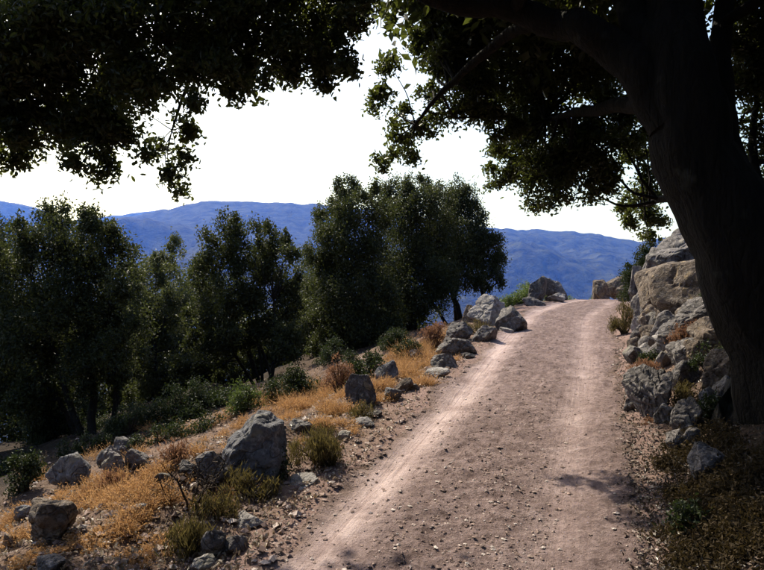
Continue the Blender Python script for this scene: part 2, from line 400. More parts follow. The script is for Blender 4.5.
def terrain_far():
    az = np.concatenate([np.radians(np.arange(-180, -42.5, 3.0)), np.radians(np.linspace(-42, 42, 360)), np.radians(np.arange(45, 181, 3.0))])
    rr = np.concatenate([np.geomspace(36, 1200, 36), np.linspace(1300, 7000, 80), np.linspace(7080, 10400, 36)])
    A, R = np.meshgrid(az, rr)
    X = R * np.sin(A); Y = R * np.cos(A)
    px = CX + F * np.tan(np.clip(A, -0.9, 0.9))
    cosA = np.cos(np.clip(A, -0.9, 0.9))
    def elev(tab, dist): return EYE + (CY - ridge_profile(px, tab)) / F * dist * cosA
    near = elev([(-300, 262), (0, 246), (60, 234), (120, 219), (150, 212), (190, 203), (215, 199), (250, 201), (310, 203), (400, 214), (500, 228), (540, 230), (575, 232), (610, 235), (640, 240), (700, 236), (1000, 225)], 6200)
    left = elev([(-400, 190), (-100, 205), (0, 200), (20, 203), (40, 207), (80, 222), (130, 250), (1000, 262)], 8000)
    fard = elev([(-400, 230), (60, 222), (120, 214), (150, 208.5), (165, 207.5), (185, 212), (230, 225), (300, 250), (1000, 262)], 9800)
    valley = -330.0
    near = near + 14 * fbm(np.sin(A) * 34, np.cos(A) * 34, 0, 81, 4, 0.6)
    gul = fbm(X * 0.0011, Y * 0.0011, 0, 82, 5, 0.55)
    z1 = valley + (near - valley) * np.clip(1 - np.abs(R - 6200) / np.where(R < 6200, 4300, 1500), 0, 1) ** 1.05
    z2 = valley + (left - valley) * np.clip(1 - np.abs(R - 8000) / 1500, 0, 1)
    z3 = valley + (fard - valley) * np.clip(1 - np.abs(R - 9800) / 1500, 0, 1)
    z = np.maximum(np.maximum(z1, z2), z3)
    dist_crest = np.clip(np.abs(R - 6200) / 1800, 0, 1)
    z = z + gul * 150 * dist_crest * (R > 1300) * np.where(R > 7800, 0.25, 1)
    # the hillside under the track: falls to the valley on the left, rises on the right
    hill = -0.36 * (R - 30) * np.clip(np.cos(A + 0.85), -0.6, 1)
    hill = np.clip(hill, valley, 260)
    k = sstep(500, 1500, R)
    z = hill * (1 - k) + z * k
    b = sstep(36, 62, R)
    zn = H(np.clip(X, -75, 75), np.clip(Y, -30, 75), False)
    z = (zn - 1.2) * (1 - b) + np.minimum(z, zn * (R < 75) + 1e5 * (R >= 75)) * b - 0.6
    V = np.stack([X, Y, z], -1).reshape(-1, 3)
    bare = sstep(0.72, 1.0, (z - valley) / np.maximum(near - valley, 1)) * (R < 8000)
    return V, grid_faces(*A.shape), bare
V, Fc, bare = terrain_far()
mt = obj('mountains', mesh_np('mountains', V, Fc[:, ::-1], True, {'bare': bare}), M['mountain'])
tag(mt, 'far blue scrub covered mountain ridges beyond the valley', kind='structure')

# ------------------------------------------------------------------ rocks
def ico(sub):
    p = (1 + 5 ** 0.5) / 2
    v = np.array([(-1, p, 0), (1, p, 0), (-1, -p, 0), (1, -p, 0), (0, -1, p), (0, 1, p), (0, -1, -p), (0, 1, -p), (p, 0, -1), (p, 0, 1), (-p, 0, -1), (-p, 0, 1)], float)
    v /= np.linalg.norm(v[0])
    f = np.array([(0, 11, 5), (0, 5, 1), (0, 1, 7), (0, 7, 10), (0, 10, 11), (1, 5, 9), (5, 11, 4), (11, 10, 2), (10, 7, 6), (7, 1, 8), (3, 9, 4), (3, 4, 2), (3, 2, 6), (3, 6, 8), (3, 8, 9), (4, 9, 5), (2, 4, 11), (6, 2, 10), (8, 6, 7), (9, 8, 1)])
    for _ in range(sub):
        e = {}; v = list(v); nf = []
        def mid(a, b):
            k = (min(a, b), max(a, b))
            if k not in e:
                q = v[a] + v[b]; v.append(q / np.linalg.norm(q)); e[k] = len(v) - 1
            return e[k]
        for a, b, c in f:
            x, y, z = mid(a, b), mid(b, c), mid(c, a); nf += [(a, x, z), (b, y, x), (c, z, y), (x, y, z)]
        f = np.array(nf); v = np.array(v)
    return v, f
ICO = {k: ico(k) for k in (1, 2, 3, 4)}

def rock_mesh(name, size, seed, sub=3, planes=None, nplanes=11, strata=0.0, rough=1.0, strata_dir=(0.3, 0.1, 1)):
    """angular stone: a convex body cut by random planes, then broken up with noise; base at z=0"""
    rg = np.random.default_rng(seed)
    v, f = ICO[sub]; v = v.copy()
    ns = rg.normal(size=(nplanes, 3)); ns /= np.linalg.norm(ns, axis=1)[:, None]
    ds = rg.uniform(0.55, 0.88, nplanes)
    if planes:
        pn = np.array([p[:3] for p in planes], float); pn /= np.linalg.norm(pn, axis=1)[:, None]
        ns = np.vstack([ns, pn]); ds = np.concatenate([np.maximum(ds, 0.9) if False else ds, [p[3] for p in planes]])
    dots = v @ ns.T
    rad = np.where(dots > 0.05, ds[None, :] / np.maximum(dots, 0.05), 9)
    p = 34.0
    r = (np.sum(np.minimum(rad, 9) ** -p, axis=1) + 1.25 ** -p) ** (-1 / p)
    v = v * r[:, None]
    v = v / (v.max(0) - v.min(0)) ; v -= (v.max(0) + v.min(0)) / 2
    s = np.array(size, float); sm = s.mean()
    w = v * s
    q = w / sm
    off = rg.uniform(0, 50, 3)
    n = fbm(q[:, 0] * 2.4 + off[0], q[:, 1] * 2.4 + off[1], q[:, 2] * 2.4 + off[2], seed % 97, 4, 0.55)
    ridge = 1 - np.abs(noise(q[:, 0] * 4.1 + off[1], q[:, 1] * 4.1, q[:, 2] * 4.1 + off[2], 5)) * 2
    nrm = w / (np.linalg.norm(w, axis=1)[:, None] + 1e-9)
    disp = 0.050 * n - 0.045 * np.clip(ridge, 0, 1) ** 5
    if strata > 0:
        sdv = np.array(strata_dir, float); sdv /= np.linalg.norm(sdv)
        c = (q @ sdv) * 7 + 0.8 * n
        disp = disp - strata * np.clip(1 - np.abs((c % 1) - 0.5) * 5, 0, 1)
    w = w + nrm * (disp * sm * rough)[:, None]
    w[:, 2] -= w[:, 2].min()
    return mesh_np(name, w, f, False)

ROCKS = []
def rock(px0, py0, px1, py1, label, mat='rock', seed=None, name='boulder', cat='rock', group=None, depth=0.8, sub=3, rot=None, tilt=(0, 0), planes=None, strata=0.0, nplanes=13, sink=0.35, hf=0.98, d=None, strata_dir=(0.3, 0.1, 1), rough=1.0):
    seed = seed if seed is not None else len(ROCKS) * 13 + 5
    rg = np.random.default_rng(seed + 1000)
    cx = (px0 + px1) / 2
    if d is None: b = ground_at(cx, py1)
    else:
        b = pix(cx, py1, d); b[2] = max(b[2], float(H(b[0], b[1], False)) - 0.12)
    w = (px1 - px0) / F * b[1]; h = (py1 - py0) / F * b[1] * hf
    dep = depth * w
    sz = (w * 1.02, dep, h * (1 + sink))
    o = obj(name, rock_mesh(name, sz, seed, sub, planes, nplanes, strata, rough, strata_dir), M[mat])
    cxw = (cx - CX) / F * (b[1] + dep * 0.35)
    o.location = (cxw, b[1] + dep * 0.42, b[2] - h * sink)
    rz = rot if rot is not None else rg.uniform(-0.5, 0.5)
    o.rotation_euler = (tilt[0], tilt[1], rz)
    tag(o, label, cat, group)
    ROCKS.append(o)
    return o

# ------------------------------------------------------------------ vegetation helpers
def unit(a): return a / (np.linalg.norm(a, axis=-1, keepdims=True) + 1e-9)

def leaves_mesh(name, C, L, W, seed, up=0.3, axis_bias=None, hexa=True, fold=0.18, flat=0.0):
    """folded leaf blades at the points C"""
    rg = np.random.default_rng(seed); n = len(C)
    A = rg.normal(size=(n, 3))
    if axis_bias is not None: A = unit(A) + axis_bias
    A = unit(A)
    N = rg.normal(size=(n, 3)); N[:, 2] += up * 2
    B = unit(np.cross(N, A)); N = np.cross(A, B)
    l = L * rg.uniform(0.65, 1.25, n)[:, None]; w = W * rg.uniform(0.7, 1.2, n)[:, None]
    base = C - A * l * 0.5; tip = C + A * l * 0.5
    if hexa:
        q = N * w * fold
        v = np.stack([base, base + A * l * .30 + B * w * .42 + q, base + A * l * .68 + B * w * .40 + q, tip - q * .5,
                      base + A * l * .68 - B * w * .40 + q, base + A * l * .30 - B * w * .42 + q], 1).reshape(-1, 3)
        k = np.arange(n)[:, None] * 6
        f = np.concatenate([k + np.array([[0, 1, 2, 3]]), k + np.array([[0, 3, 4, 5]])], 1).reshape(-1, 4)
    else:
        q = N * w * fold
        v = np.stack([base, C + B * w * .5 + q, tip, C - B * w * .5 + q], 1).reshape(-1, 3)
        k = np.arange(n)[:, None] * 4
        f = np.concatenate([k + np.array([[0, 1, 2]]), k + np.array([[0, 2, 3]])], 1).reshape(-1, 3)
    return mesh_np(name, v, f, False)

def catmull(P, R, per=6):
    P = np.array(P, float); R = np.array(R, float)
    if len(P) < 3:
        t = np.linspace(0, 1, per + 1)[:, None]; return P[0] * (1 - t) + P[-1] * t, np.interp(t[:, 0], [0, 1], [R[0], R[-1]])
    Q = np.vstack([2 * P[0] - P[1], P, 2 * P[-1] - P[-2]])
    out = []; ro = []
    for i in range(1, len(Q) - 2):
        for t in np.linspace(0, 1, per, endpoint=False):
            a, b, c, d = Q[i - 1], Q[i], Q[i + 1], Q[i + 2]
            out.append(0.5 * (2 * b + (c - a) * t + (2 * a - 5 * b + 4 * c - d) * t * t + (3 * b - a - 3 * c + d) * t ** 3))
            ro.append(R[i - 1] * (1 - t) + R[min(i, len(R) - 1)] * t)
    out.append(P[-1]); ro.append(R[-1])
    return np.array(out), np.array(ro)

def tube(P, R, sides=8, per=5, seed=0, rough=0.12, wob=0.0):
    """a tapering limb along a smooth path; returns verts, quads"""
    P, R = catmull(P, R, per)
    rg = np.random.default_rng(seed)
    if wob > 0:
        k = len(P); o = fbm(np.arange(k)[:, None] * 0.35 + np.array([[0, 31.3, 77.7]]), seed * 1.7, 0, 3, 2)
        fade = np.minimum(1, np.minimum(np.arange(k), np.arange(k)[::-1]) / 3.0)[:, None]
        P = P + o * wob * fade
    T = unit(np.gradient(P, axis=0))
    ref = np.array([0.31, 0.87, 0.11]); U = unit(np.cross(T, ref)); W = np.cross(T, U)
    th = np.linspace(0, 2 * np.pi, sides, endpoint=False)
    len_ = np.concatenate([[0], np.cumsum(np.linalg.norm(np.diff(P, axis=0), axis=1))])
    rad = R[:, None] * (1 + rough * fbm(np.cos(th)[None, :] * 1.6 + seed, np.sin(th)[None, :] * 1.6, len_[:, None] / max(R[0], .01) * 0.25, 11, 3)
                        + rough * 0.5 * np.sin(th[None, :] * 7 + 2 * fbm(len_[:, None] * 1.5, seed, 0, 13, 2)) * (sides > 12))
    V = P[:, None, :] + rad[..., None] * (np.cos(th)[None, :, None] * U[:, None, :] + np.sin(th)[None, :, None] * W[:, None, :])
    n = len(P); i = np.arange(n - 1)[:, None] * sides + np.arange(sides)[None, :]
    j = np.arange(n - 1)[:, None] * sides + (np.arange(sides)[None, :] + 1) % sides
    Q = np.stack([i, j, j + sides, i + sides], -1).reshape(-1, 4)
    V = V.reshape(-1, 3)
    V = np.vstack([V, P[-1] + T[-1] * R[-1]]); tip = len(V) - 1
    a = (n - 1) * sides + np.arange(sides); b = (n - 1) * sides + (np.arange(sides) + 1) % sides
    Q = np.vstack([Q, np.stack([a, b, np.full(sides, tip), np.full(sides, tip)], -1)])
    return V, Q

def tubes_mesh(name, parts):
    """join tubes that belong to ONE part"""
    V = []; Q = []; k = 0
    for v, q in parts: V.append(v); Q.append(q + k); k += len(v)
    V = np.vstack(V); Q = np.vstack(Q)
    tri = Q[:, 2] == Q[:, 3]
    Q2 = np.vstack([Q[~tri]]) if (~tri).any() else Q
    me = mesh_np(name, V, Q2, True)
    return me

def clump_points(c, r, rg, lai, larea, stretch=(1, 1, 1), cr=0.36, shell=0.35, ncf=16, minc=0.05, cst=(1, 1, 1)):
    """leaf positions: small clumps spread through an ellipsoidal lobe"""
    small = r < 0.19
    if small: lai *= 0.62; cr *= 1.5
    n = int(max(30, lai * math.pi * r * r / (larea * 0.5)))
    ncl = int(max(4, ncf * (r / 0.3) ** 1.3)); ncl = min(ncl, 150)
    d = unit(rg.normal(size=(ncl, 3))); rad = rg.uniform(shell ** 3, 1, ncl) ** (1 / 3)
    rad *= rg.uniform(0.78, 1.12, ncl)
    cc = d * rad[:, None] * r * np.array(stretch)
    wts = rg.uniform(0.35, 1.6, ncl); wts /= wts.sum()
    idx = rg.choice(ncl, n, p=wts)
    sc = np.maximum(r * cr * rg.uniform(0.6, 1.15, ncl), minc)[idx][:, None]
    g = np.clip(rg.normal(size=(n, 3)) * 0.55, -1.7, 1.7)
    g[:, :2] *= np.clip(1.15 - 0.35 * g[:, 2:3], 0.35, 1.6)          # clumps taper towards the top
    return c + cc[idx] + g * sc * np.array(stretch) * np.array(cst), c + cc

def local(P, o): return np.asarray(P, float) - np.asarray(o, float)

def make_tree(name, base, stems, lobes, label, leafmat='oak_far', barkmat='bark2', leaf=(0.052, 0.027), lai=3.2, seed=1, group=None, cat='tree', stretch=(1, 1, 1.35), hexa=False, twig=True, up=0.3, cr=0.36, axis_bias=None, ncf=16, minc=0.05, cst=(1, 1, 1), coarse=2.0):
    """stems: list of (points, radii); lobes: list of (centre, radius[, lai])"""
    rg = np.random.default_rng(seed)
    root = empty(name, base)
    tag(root, label, cat, group)
    tips = []
    for si, (P, R) in enumerate(stems):
        v, q = tube([local(p, base) for p in P], R, 12 if R[0] < 0.2 else 26, 5, seed * 7 + si, 0.07, R[0] * (0.06 if R[0] > 0.18 else 0.3))
        obj('trunk' if si == 0 else 'stem', tubes_mesh('trunk', [(v, q)]), M[barkmat], root)
        pp, rr = catmull(P, R, 6)
        for a, b in zip(pp, rr): tips.append((a, b))
    TP = np.array([t[0] for t in tips]); TR = np.array([t[1] for t in tips])
    br = []; pts = []; ptc = []
    for lb in lobes:
        c, r = np.asarray(lb[0], float), lb[1]; la = lb[2] if len(lb) > 2 else lai
        # the limb that carries this lobe leaves the nearest stem lower down
        dd = np.linalg.norm((TP - c) * np.array([1.5, 1, 1]), axis=1) + 0.7 * np.clip(TP[:, 2] - c[2] + 0.15, 0, None)
        i = int(np.argmin(dd)); a = TP[i]
        mid = (a + c) / 2 + rg.normal(size=3) * 0.06 * np.linalg.norm(c - a) + np.array([0, 0, -0.02 * np.linalg.norm(c - a)])
        ra = min(TR[i] * 0.6, 0.022 + 0.055 * r + 0.008 * np.linalg.norm(c - a))
        br.append(tube([local(a, base), local(mid, base), local(c, base)], [ra, ra * 0.7, ra * 0.35], 6, 4, int(rg.integers(1e6)), 0.1, 0.02))
        big = len(lb) > 3 and lb[3]
        P, cc = clump_points(c, r, rg, la, leaf[0] * leaf[1] * 0.62 * (coarse ** 2 if big else 1), stretch, cr, 0.35, ncf, minc, cst)
        (ptc if big else pts).append(P)
        if twig and not big:
            for k in range(min(len(cc), 9)):
                e = cc[k]; m2 = (c + e) / 2 + rg.normal(size=3) * 0.1 * r
                br.append(tube([local(c, base), local(m2, base), local(e, base)], [ra * 0.36, ra * 0.22, 0.003], 4, 3, int(rg.integers(1e6)), 0.0, 0.0))
    if br: obj('branches', tubes_mesh('branches', br), M[barkmat], root)['kind'] = 'stuff'
    if ptc: obj('upper_crown', leaves_mesh('upper_crown', local(np.vstack(ptc), base), leaf[0] * coarse, leaf[1] * coarse, seed + 6, up, axis_bias, False), M[leafmat], root)
    P = np.vstack(pts)
    cr_o = obj('crown', leaves_mesh('crown', local(P, base), leaf[0], leaf[1], seed + 5, up, axis_bias, hexa), M[leafmat], root)
    return root

def px_lobes(lst, d, jit=0.35, seed=0, double=True):
    """crown lobes outlined in the photo (px, py, rpx[, dd]) put at depth d, with a second set behind so the crown is as deep as wide"""
    rg = np.random.default_rng(seed); out = []
    for l in lst:
        dd = d + (l[3] if len(l) > 3 else rg.uniform(-jit, jit)); r = l[2] * 1.03 / F * dd
        out.append((pix(l[0], l[1], dd), r))
        if double:
            k = dd + r * rg.uniform(1.2, 1.9)
            out.append((pix(l[0], l[1], dd) + np.array([rg.uniform(-.4, .4) * r, k - dd, rg.uniform(-.5, -0.05) * r]), r * rg.uniform(0.8, 1.0), 1.5))
    return out

def up_stem(base, top, r0, r1, bend=(0, 0), seed=0, n=4):
    rg = np.random.default_rng(seed); P = []
    for i in range(n):
        t = i / (n - 1); p = base * (1 - t) + top * t
        p = p + np.array([bend[0], bend[1], 0]) * math.sin(math.pi * t) + (rg.normal(size=3) * 0.05 * (0 < i < n - 1))
        P.append(p)
    P[0] = P[0] - np.array([0, 0, 0.15])
    return (P, list(np.linspace(r0, r1, n)))

# ------------------------------------------------------------------ the big holm oak over the track
def big_oak():
    D = 4.6
    b = ground_at(806, 420); b = np.array([(812 - CX) / F * D, D + 0.25, float(H((812 - CX) / F * D, D + 0.25))])
    P = lambda x, y, d: pix(x, y, d)
    trunk = ([b - np.array([-.06, 0, .25]), P(800, 400, 4.72), P(765, 310, 4.65), P(731, 225, 4.6), P(700, 150, 4.6), P(682, 85, 4.6), P(678, 10, 4.7), P(690, -120, 5.0), P(700, -260, 5.3)],
             [0.55, 0.40, 0.335, 0.305, 0.275, 0.24, 0.19, 0.14, 0.06])
    second = ([P(748, 265, 4.75), P(738, 190, 4.8), P(729, 120, 4.85), P(724, 40, 4.95), P(735, -80, 5.2), P(760, -220, 5.5)], [0.14, 0.105, 0.085, 0.075, 0.06, 0.03])
    limb = ([P(672, 125, 4.6), P(640, 72, 4.65), P(597, 42, 4.8), P(548, 18, 5.0), P(478, 2, 5.1), P(395, -22, 5.0), P(280, -50, 4.8), P(150, -62, 4.7), P(30, -60, 4.6)],
            [0.16, 0.145, 0.125, 0.11, 0.095, 0.08, 0.06, 0.045, 0.025])
    limb2 = ([P(672, 70, 4.6), P(640, 20, 4.8), P(600, -40, 5.2), P(560, -120, 5.8), P(520, -200, 6.4)], [0.15, 0.12, 0.095, 0.07, 0.03])
    limb3 = ([P(655, 100, 4.7), P(628, 105, 5.3), P(590, 110, 6.1), P(545, 120, 6.9)], [0.085, 0.07, 0.05, 0.02])
    twig_r = ([P(752, 250, 4.9), P(757, 190, 5.3), P(752, 130, 5.7), P(765, 60, 6.1)], [0.05, 0.04, 0.03, 0.015])
    limb10 = ([P(712, 190, 4.7), P(682, 196, 5.6), P(655, 202, 6.8), P(640, 206, 7.5)], [0.06, 0.045, 0.03, 0.012])
    limb4 = ([P(548, 18, 5.0), P(500, 40, 5.4), P(455, 80, 5.8), P(415, 125, 6.0)], [0.06, 0.045, 0.03, 0.012])
    limb5 = ([P(150, -62, 4.7), P(140, 10, 4.8), P(110, 80, 4.9), P(95, 140, 4.9)], [0.035, 0.028, 0.018, 0.008])
    limb6 = ([P(280, -50, 4.8), P(230, 10, 4.9), P(190, 80, 5.0), P(172, 130, 5.0)], [0.035, 0.026, 0.016, 0.007])
    limb7 = ([P(300, -46, 4.8), P(270, 5, 4.85), P(250, 55, 4.9), P(247, 85, 4.9)], [0.03, 0.022, 0.014, 0.005])
    limb8 = ([P(395, -22, 5.0), P(360, 10, 5.0), P(330, 50, 4.95)], [0.03, 0.02, 0.008])
    limb9 = ([P(150, -62, 4.7), P(80, 0, 4.7), P(35, 60, 4.75), P(8, 125, 4.8)], [0.035, 0.028, 0.018, 0.007])
    L = []
    rg = np.random.default_rng(99)
    def add(lst, d, lai, dj=0.3, big=False):
        for x, y, rp in lst:
            dd = d + rg.uniform(-dj, dj); L.append((P(x, y, dd), rp / F * dd, lai, big))
    left = [(6, 135, 34), (35, 112, 34), (8, 95, 36), (60, 128, 22), (88, 140, 30), (100, 170, 17), (78, 165, 12), (112, 120, 28), (128, 138, 14), (45, 70, 40), (92, 80, 36), (135, 92, 26),
            (158, 70, 36), (150, 160, 11), (168, 178, 13), (183, 165, 12), (160, 148, 10), (178, 190, 9), (182, 128, 16), (186, 105, 14), (205, 66, 33), (238, 62, 28), (246, 92, 8), (258, 100, 4), (232, 92, 9),
            (285, 50, 30), (300, 70, 16), (330, 58, 27), (322, 80, 10), (344, 32, 24), (357, 6, 12), (268, 78, 10), (345, 72, 12)]
    add(left, 4.8, 4.6, 0.35)
    top = [(15, 30, 50), (75, 22, 52), (135, 20, 50), (195, 16, 48), (250, 10, 46), (305, 6, 44), (345, -15, 28)]
    add(top, 5.0, 4.4, 0.5)
    mid = [(392, 66, 14), (383, 100, 16), (398, 116, 11), (402, 140, 18), (382, 162, 11), (433, 36, 20), (444, 58, 26), (428, 92, 13), (446, 112, 19), (472, 88, 30), (486, 118, 14), (455, 20, 38), (438, 2, 20), (425, 128, 12), (410, 160, 8)]
    add(mid, 6.4, 4.8, 0.3)
    right = [(500, 35, 48), (520, 85, 40), (500, 130, 22), (540, 128, 36), (508, 165, 24), (496, 183, 10), (540, 175, 28), (556, 198, 16), (580, 165, 30), (598, 128, 26), (590, 192, 12), (612, 172, 20), (560, 60, 44), (600, 82, 26), (622, 142, 18), (535, 200, 9), (575, 150, 30), (636, 150, 18), (650, 176, 14), (628, 118, 20), (644, 128, 12)]
    add(right, 7.0, 4.2, 0.6)
    low = [(640, 192, 16), (638, 212, 17), (656, 224, 13), (622, 205, 8), (648, 236, 8)]
    add(low, 7.6, 5, 0.3)
    east = [(745, 30, 30), (757, 80, 26), (738, 75, 12), (760, 140, 20), (742, 120, 12), (764, 185, 13), (790, 60, 60), (800, 160, 50), (752, 165, 8)]
    add(east, 5.8, 3.2, 0.4)
    crown_up = [(60, -90, 95), (210, -95, 95), (340, -95, 80), (470, -85, 75), (590, -70, 80), (700, -75, 75), (800, -80, 90), (140, -210, 100), (320, -220, 110), (500, -220, 120), (680, -230, 120), (840, -200, 100), (-80, -40, 80), (-70, 80, 60), (420, -330, 110), (600, -350, 120), (770, -340, 90)]
    add(crown_up, 5.3, 2.2, 0.7, True)
    # the unseen crown overhead; last lobes added to shade the right verge
    for x, y, z, r in [(-2.2, 3.2, 4.9, 0.8), (-0.6, 2.8, 5.2, 0.9), (1.0, 2.9, 5.2, 0.9), (2.6, 3.0, 5.0, 0.9), (4.0, 3.6, 4.7, 0.9), (4.6, 5.0, 4.4, 0.9), (4.2, 6.3, 4.3, 0.8), (2.4, 7.2, 4.4, 0.8), (0.8, 7.0, 4.6, 0.7), (3.6, 2.4, 3.9, 0.7), (4.9, 4.0, 3.4, 0.7), (1.3, 6.0, 4.6, 0.8), (0.5, 6.5, 4.8, 0.75), (1.6, 7.0, 4.8, 0.8), (2.3, 6.2, 4.5, 0.7), (2.9, 5.4, 4.6, 0.7)]:
        L.append((np.array([x, y, z]), r, 2.2, True))
    return make_tree('holm_oak', b, [trunk, second, limb, limb2, limb3, limb4, twig_r, limb5, limb6, limb7, limb8, limb9, limb10], L,
                     'huge leaning holm oak on the right whose dark crown arches over the track', 'oak', 'bark', (0.048, 0.026), 3.0, 31, None, 'tree', (1, 1, 1.0), True, True, 0.35, 0.38, None, 22, 0.055, (1, 1, 1), 2.8)
big_oak()

# ------------------------------------------------------------------ the trees below the track
GT = 'trees below the left side of the track'
def mid_tree(basepx, lst, label, seed, stems, leafmat='oak_far', d=None, jit=0.75, lai=3.2, leaf=(0.066, 0.034), crown_d=None, **kw):
    b = ground_at(*basepx) if d is None else np.array([(basepx[0] - CX) / F * d, d, float(H((basepx[0] - CX) / F * d, d))])
    if crown_d:
        b[0] = (basepx[0] - CX) / F * crown_d; b[1] = crown_d; b[2] = float(H(b[0], b[1]))
    dd = crown_d or b[1]
    lobes = px_lobes(lst, dd, jit, seed)
    st = []
    for i, (x, y, r0, r1) in enumerate(stems):
        st.append(up_stem(b + np.array([0.12 * i * (-1) ** i, 0.1 * i, 0]), pix(x, y, dd + 0.2 * i), r0 * 0.6, r1 * 0.65, (0.08 * (-1) ** i, 0), seed + i))
    return make_tree('oak_tree', b, st, lobes, label, leafmat, 'bark2', leaf, lai, seed, GT, 'tree', (1, 1, 1.12), False, True, 0.25, 0.46, np.array([0, 0, 0.5]), 8, 0.09, (1, 1, 1.2), **kw)

mid_tree((92, 452), [(52, 222, 17), (60, 208, 9), (45, 212, 8), (24, 238, 18), (8, 258, 22), (40, 258, 24), (72, 250, 24), (100, 232, 16), (88, 222, 13), (112, 228, 10), (112, 258, 22), (122, 285, 18), (90, 285, 26), (55, 295, 28), (20, 300, 28), (115, 315, 20), (85, 330, 28), (45, 340, 28), (10, 345, 26), (110, 350, 18), (75, 368, 22), (30, 378, 20), (0, 390, 20), (118, 372, 15), (130, 330, 14), (60, 392, 15), (120, 392, 11), (20, 405, 17), (45, 412, 14)],
         'large dark bushy oak at the left edge with several trunks', 201, [(85, 330, 0.13, 0.05), (45, 330, 0.10, 0.04), (108, 320, 0.09, 0.03), (20, 330, 0.08, 0.03)], crown_d=11.3)
mid_tree((-40, 450), [(-30, 240, 30), (-10, 232, 16), (-60, 260, 36), (-20, 290, 34), (-50, 330, 36), (-10, 340, 28), (-30, 380, 28), (-70, 370, 30)],
         'dark oak cut off by the left edge of the picture', 203, [(-30, 320, 0.12, 0.04), (-55, 330, 0.09, 0.03)], crown_d=12.0)
mid_tree((150, 400), [(170, 246, 9), (160, 258, 10), (140, 272, 14), (165, 276, 15), (130, 296, 15), (152, 300, 17), (178, 300, 15), (140, 326, 18), (165, 330, 18), (130, 350, 17), (155, 358, 18), (180, 345, 14), (140, 378, 16), (165, 380, 15), (185, 368, 13)],
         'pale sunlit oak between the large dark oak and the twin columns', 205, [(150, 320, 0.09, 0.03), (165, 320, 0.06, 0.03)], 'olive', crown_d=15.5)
mid_tree((262, 398), [(221, 222, 9), (235, 226, 10), (228, 244, 15), (206, 238, 9), (212, 258, 16), (238, 262, 17), (196, 270, 11), (204, 292, 17), (232, 292, 19), (200, 318, 16), (228, 324, 19), (212, 346, 15), (238, 346, 14), (196, 345, 13), (205, 362, 12), (225, 362, 10), (185, 372, 13), (205, 380, 12), (228, 378, 11)],
         'slender dark oak with pointed top, left of the twin columns', 207, [(222, 300, 0.09, 0.03), (205, 310, 0.06, 0.02), (235, 290, 0.07, 0.02)], crown_d=13.6)
mid_tree((268, 402), [(256, 226, 9), (269, 228, 9), (262, 244, 14), (284, 240, 10), (290, 258, 10), (274, 262, 17), (254, 268, 14), (292, 282, 12), (272, 290, 19), (252, 298, 14), (292, 310, 12), (270, 320, 18), (282, 340, 13), (256, 335, 12), (295, 335, 12), (290, 355, 10), (272, 348, 11)],
         'dark oak with pointed top and forked trunk, right of the twin columns', 209, [(274, 300, 0.09, 0.03), (256, 310, 0.06, 0.02)], crown_d=13.2)
mid_tree((316, 372), [(308, 262, 9), (314, 276, 11), (304, 290, 12), (318, 300, 12), (306, 318, 13), (320, 330, 13), (308, 345, 13), (300, 330, 12), (300, 352, 11)],
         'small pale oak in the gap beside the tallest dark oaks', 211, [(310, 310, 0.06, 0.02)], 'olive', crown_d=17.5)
mid_tree((352, 372), [(344, 188, 9), (352, 194, 11), (334, 200, 11), (322, 212, 10), (346, 214, 18), (326, 234, 17), (352, 240, 22), (378, 214, 18), (368, 196, 12), (318, 258, 14), (340, 266, 22), (370, 262, 24), (322, 288, 18), (350, 296, 24), (380, 296, 22), (330, 318, 20), (362, 326, 22), (385, 330, 18), (325, 342, 15), (345, 350, 15), (312, 325, 15), (370, 350, 15), (316, 350, 12), (340, 358, 12), (325, 362, 11), (360, 360, 10)],
         'tall dense dark oak with a broad crown at the middle of the row', 213, [(350, 290, 0.14, 0.05), (370, 280, 0.10, 0.03), (332, 290, 0.09, 0.03)], crown_d=15.6)
mid_tree((408, 348), [(425, 184, 9), (432, 192, 10), (412, 190, 13), (394, 194, 13), (440, 206, 14), (416, 212, 20), (394, 222, 18), (440, 232, 20), (412, 246, 24), (396, 270, 20), (430, 268, 24), (412, 296, 22), (438, 292, 18), (398, 312, 17), (420, 306, 13), (405, 328, 13), (388, 335, 13), (395, 345, 11), (378, 348, 11)],
         'tall dark oak with ragged top right of the dense one', 215, [(415, 270, 0.13, 0.05), (432, 270, 0.10, 0.04), (400, 270, 0.09, 0.03)], crown_d=17.5)
mid_tree((462, 326), [(452, 190, 11), (462, 196, 12), (450, 212, 17), (472, 214, 14), (484, 232, 13), (496, 240, 9), (464, 236, 20), (446, 246, 18), (486, 256, 16), (498, 262, 9), (466, 262, 19), (490, 276, 12), (450, 268, 17), (474, 280, 10), (500, 280, 6)],
         'dark oak on thin leaning trunks nearest the pile of slabs', 217, [(436, 262, 0.15, 0.06), (458, 255, 0.13, 0.05), (484, 262, 0.11, 0.04), (424, 285, 0.09, 0.03)], crown_d=18.6)

# farther oaks lower on the slope, seen between and under the nearer crowns
GB = 'background oaks lower on the slope'
def back_tree(px, py_top, d, hw, label, seed, mat='oak_far'):
    x = (px - CX) / F * d; b = np.array([x, d, float(H(x, d))])
    top = pix(px, py_top, d)[2]; h = top - b[2]; rg = np.random.default_rng(seed)
    lob = []
    for i in range(14):
        t = rg.uniform(0.06, 0.92); w = hw * math.sin(math.pi * (0.15 + 0.72 * t)) ** 0.7
        lob.append((b + np.array([rg.uniform(-1, 1) * w * 0.7, rg.uniform(-1, 1) * w * 0.7, t * h]), hw * rg.uniform(0.32, 0.5)))
    lob.append((b + np.array([0, 0, h * 0.93]), hw * 0.26))
    st = [up_stem(b, b + np.array([0.2, 0, h * 0.6]), 0.11, 0.04, (0.1, 0), seed)]
    return make_tree('oak_tree', b, st, lob, label, mat, 'bark2', (0.15, 0.082), 1.7, seed, GB, 'tree', (1, 1, 1.15), False, False, 0.25, 0.42)
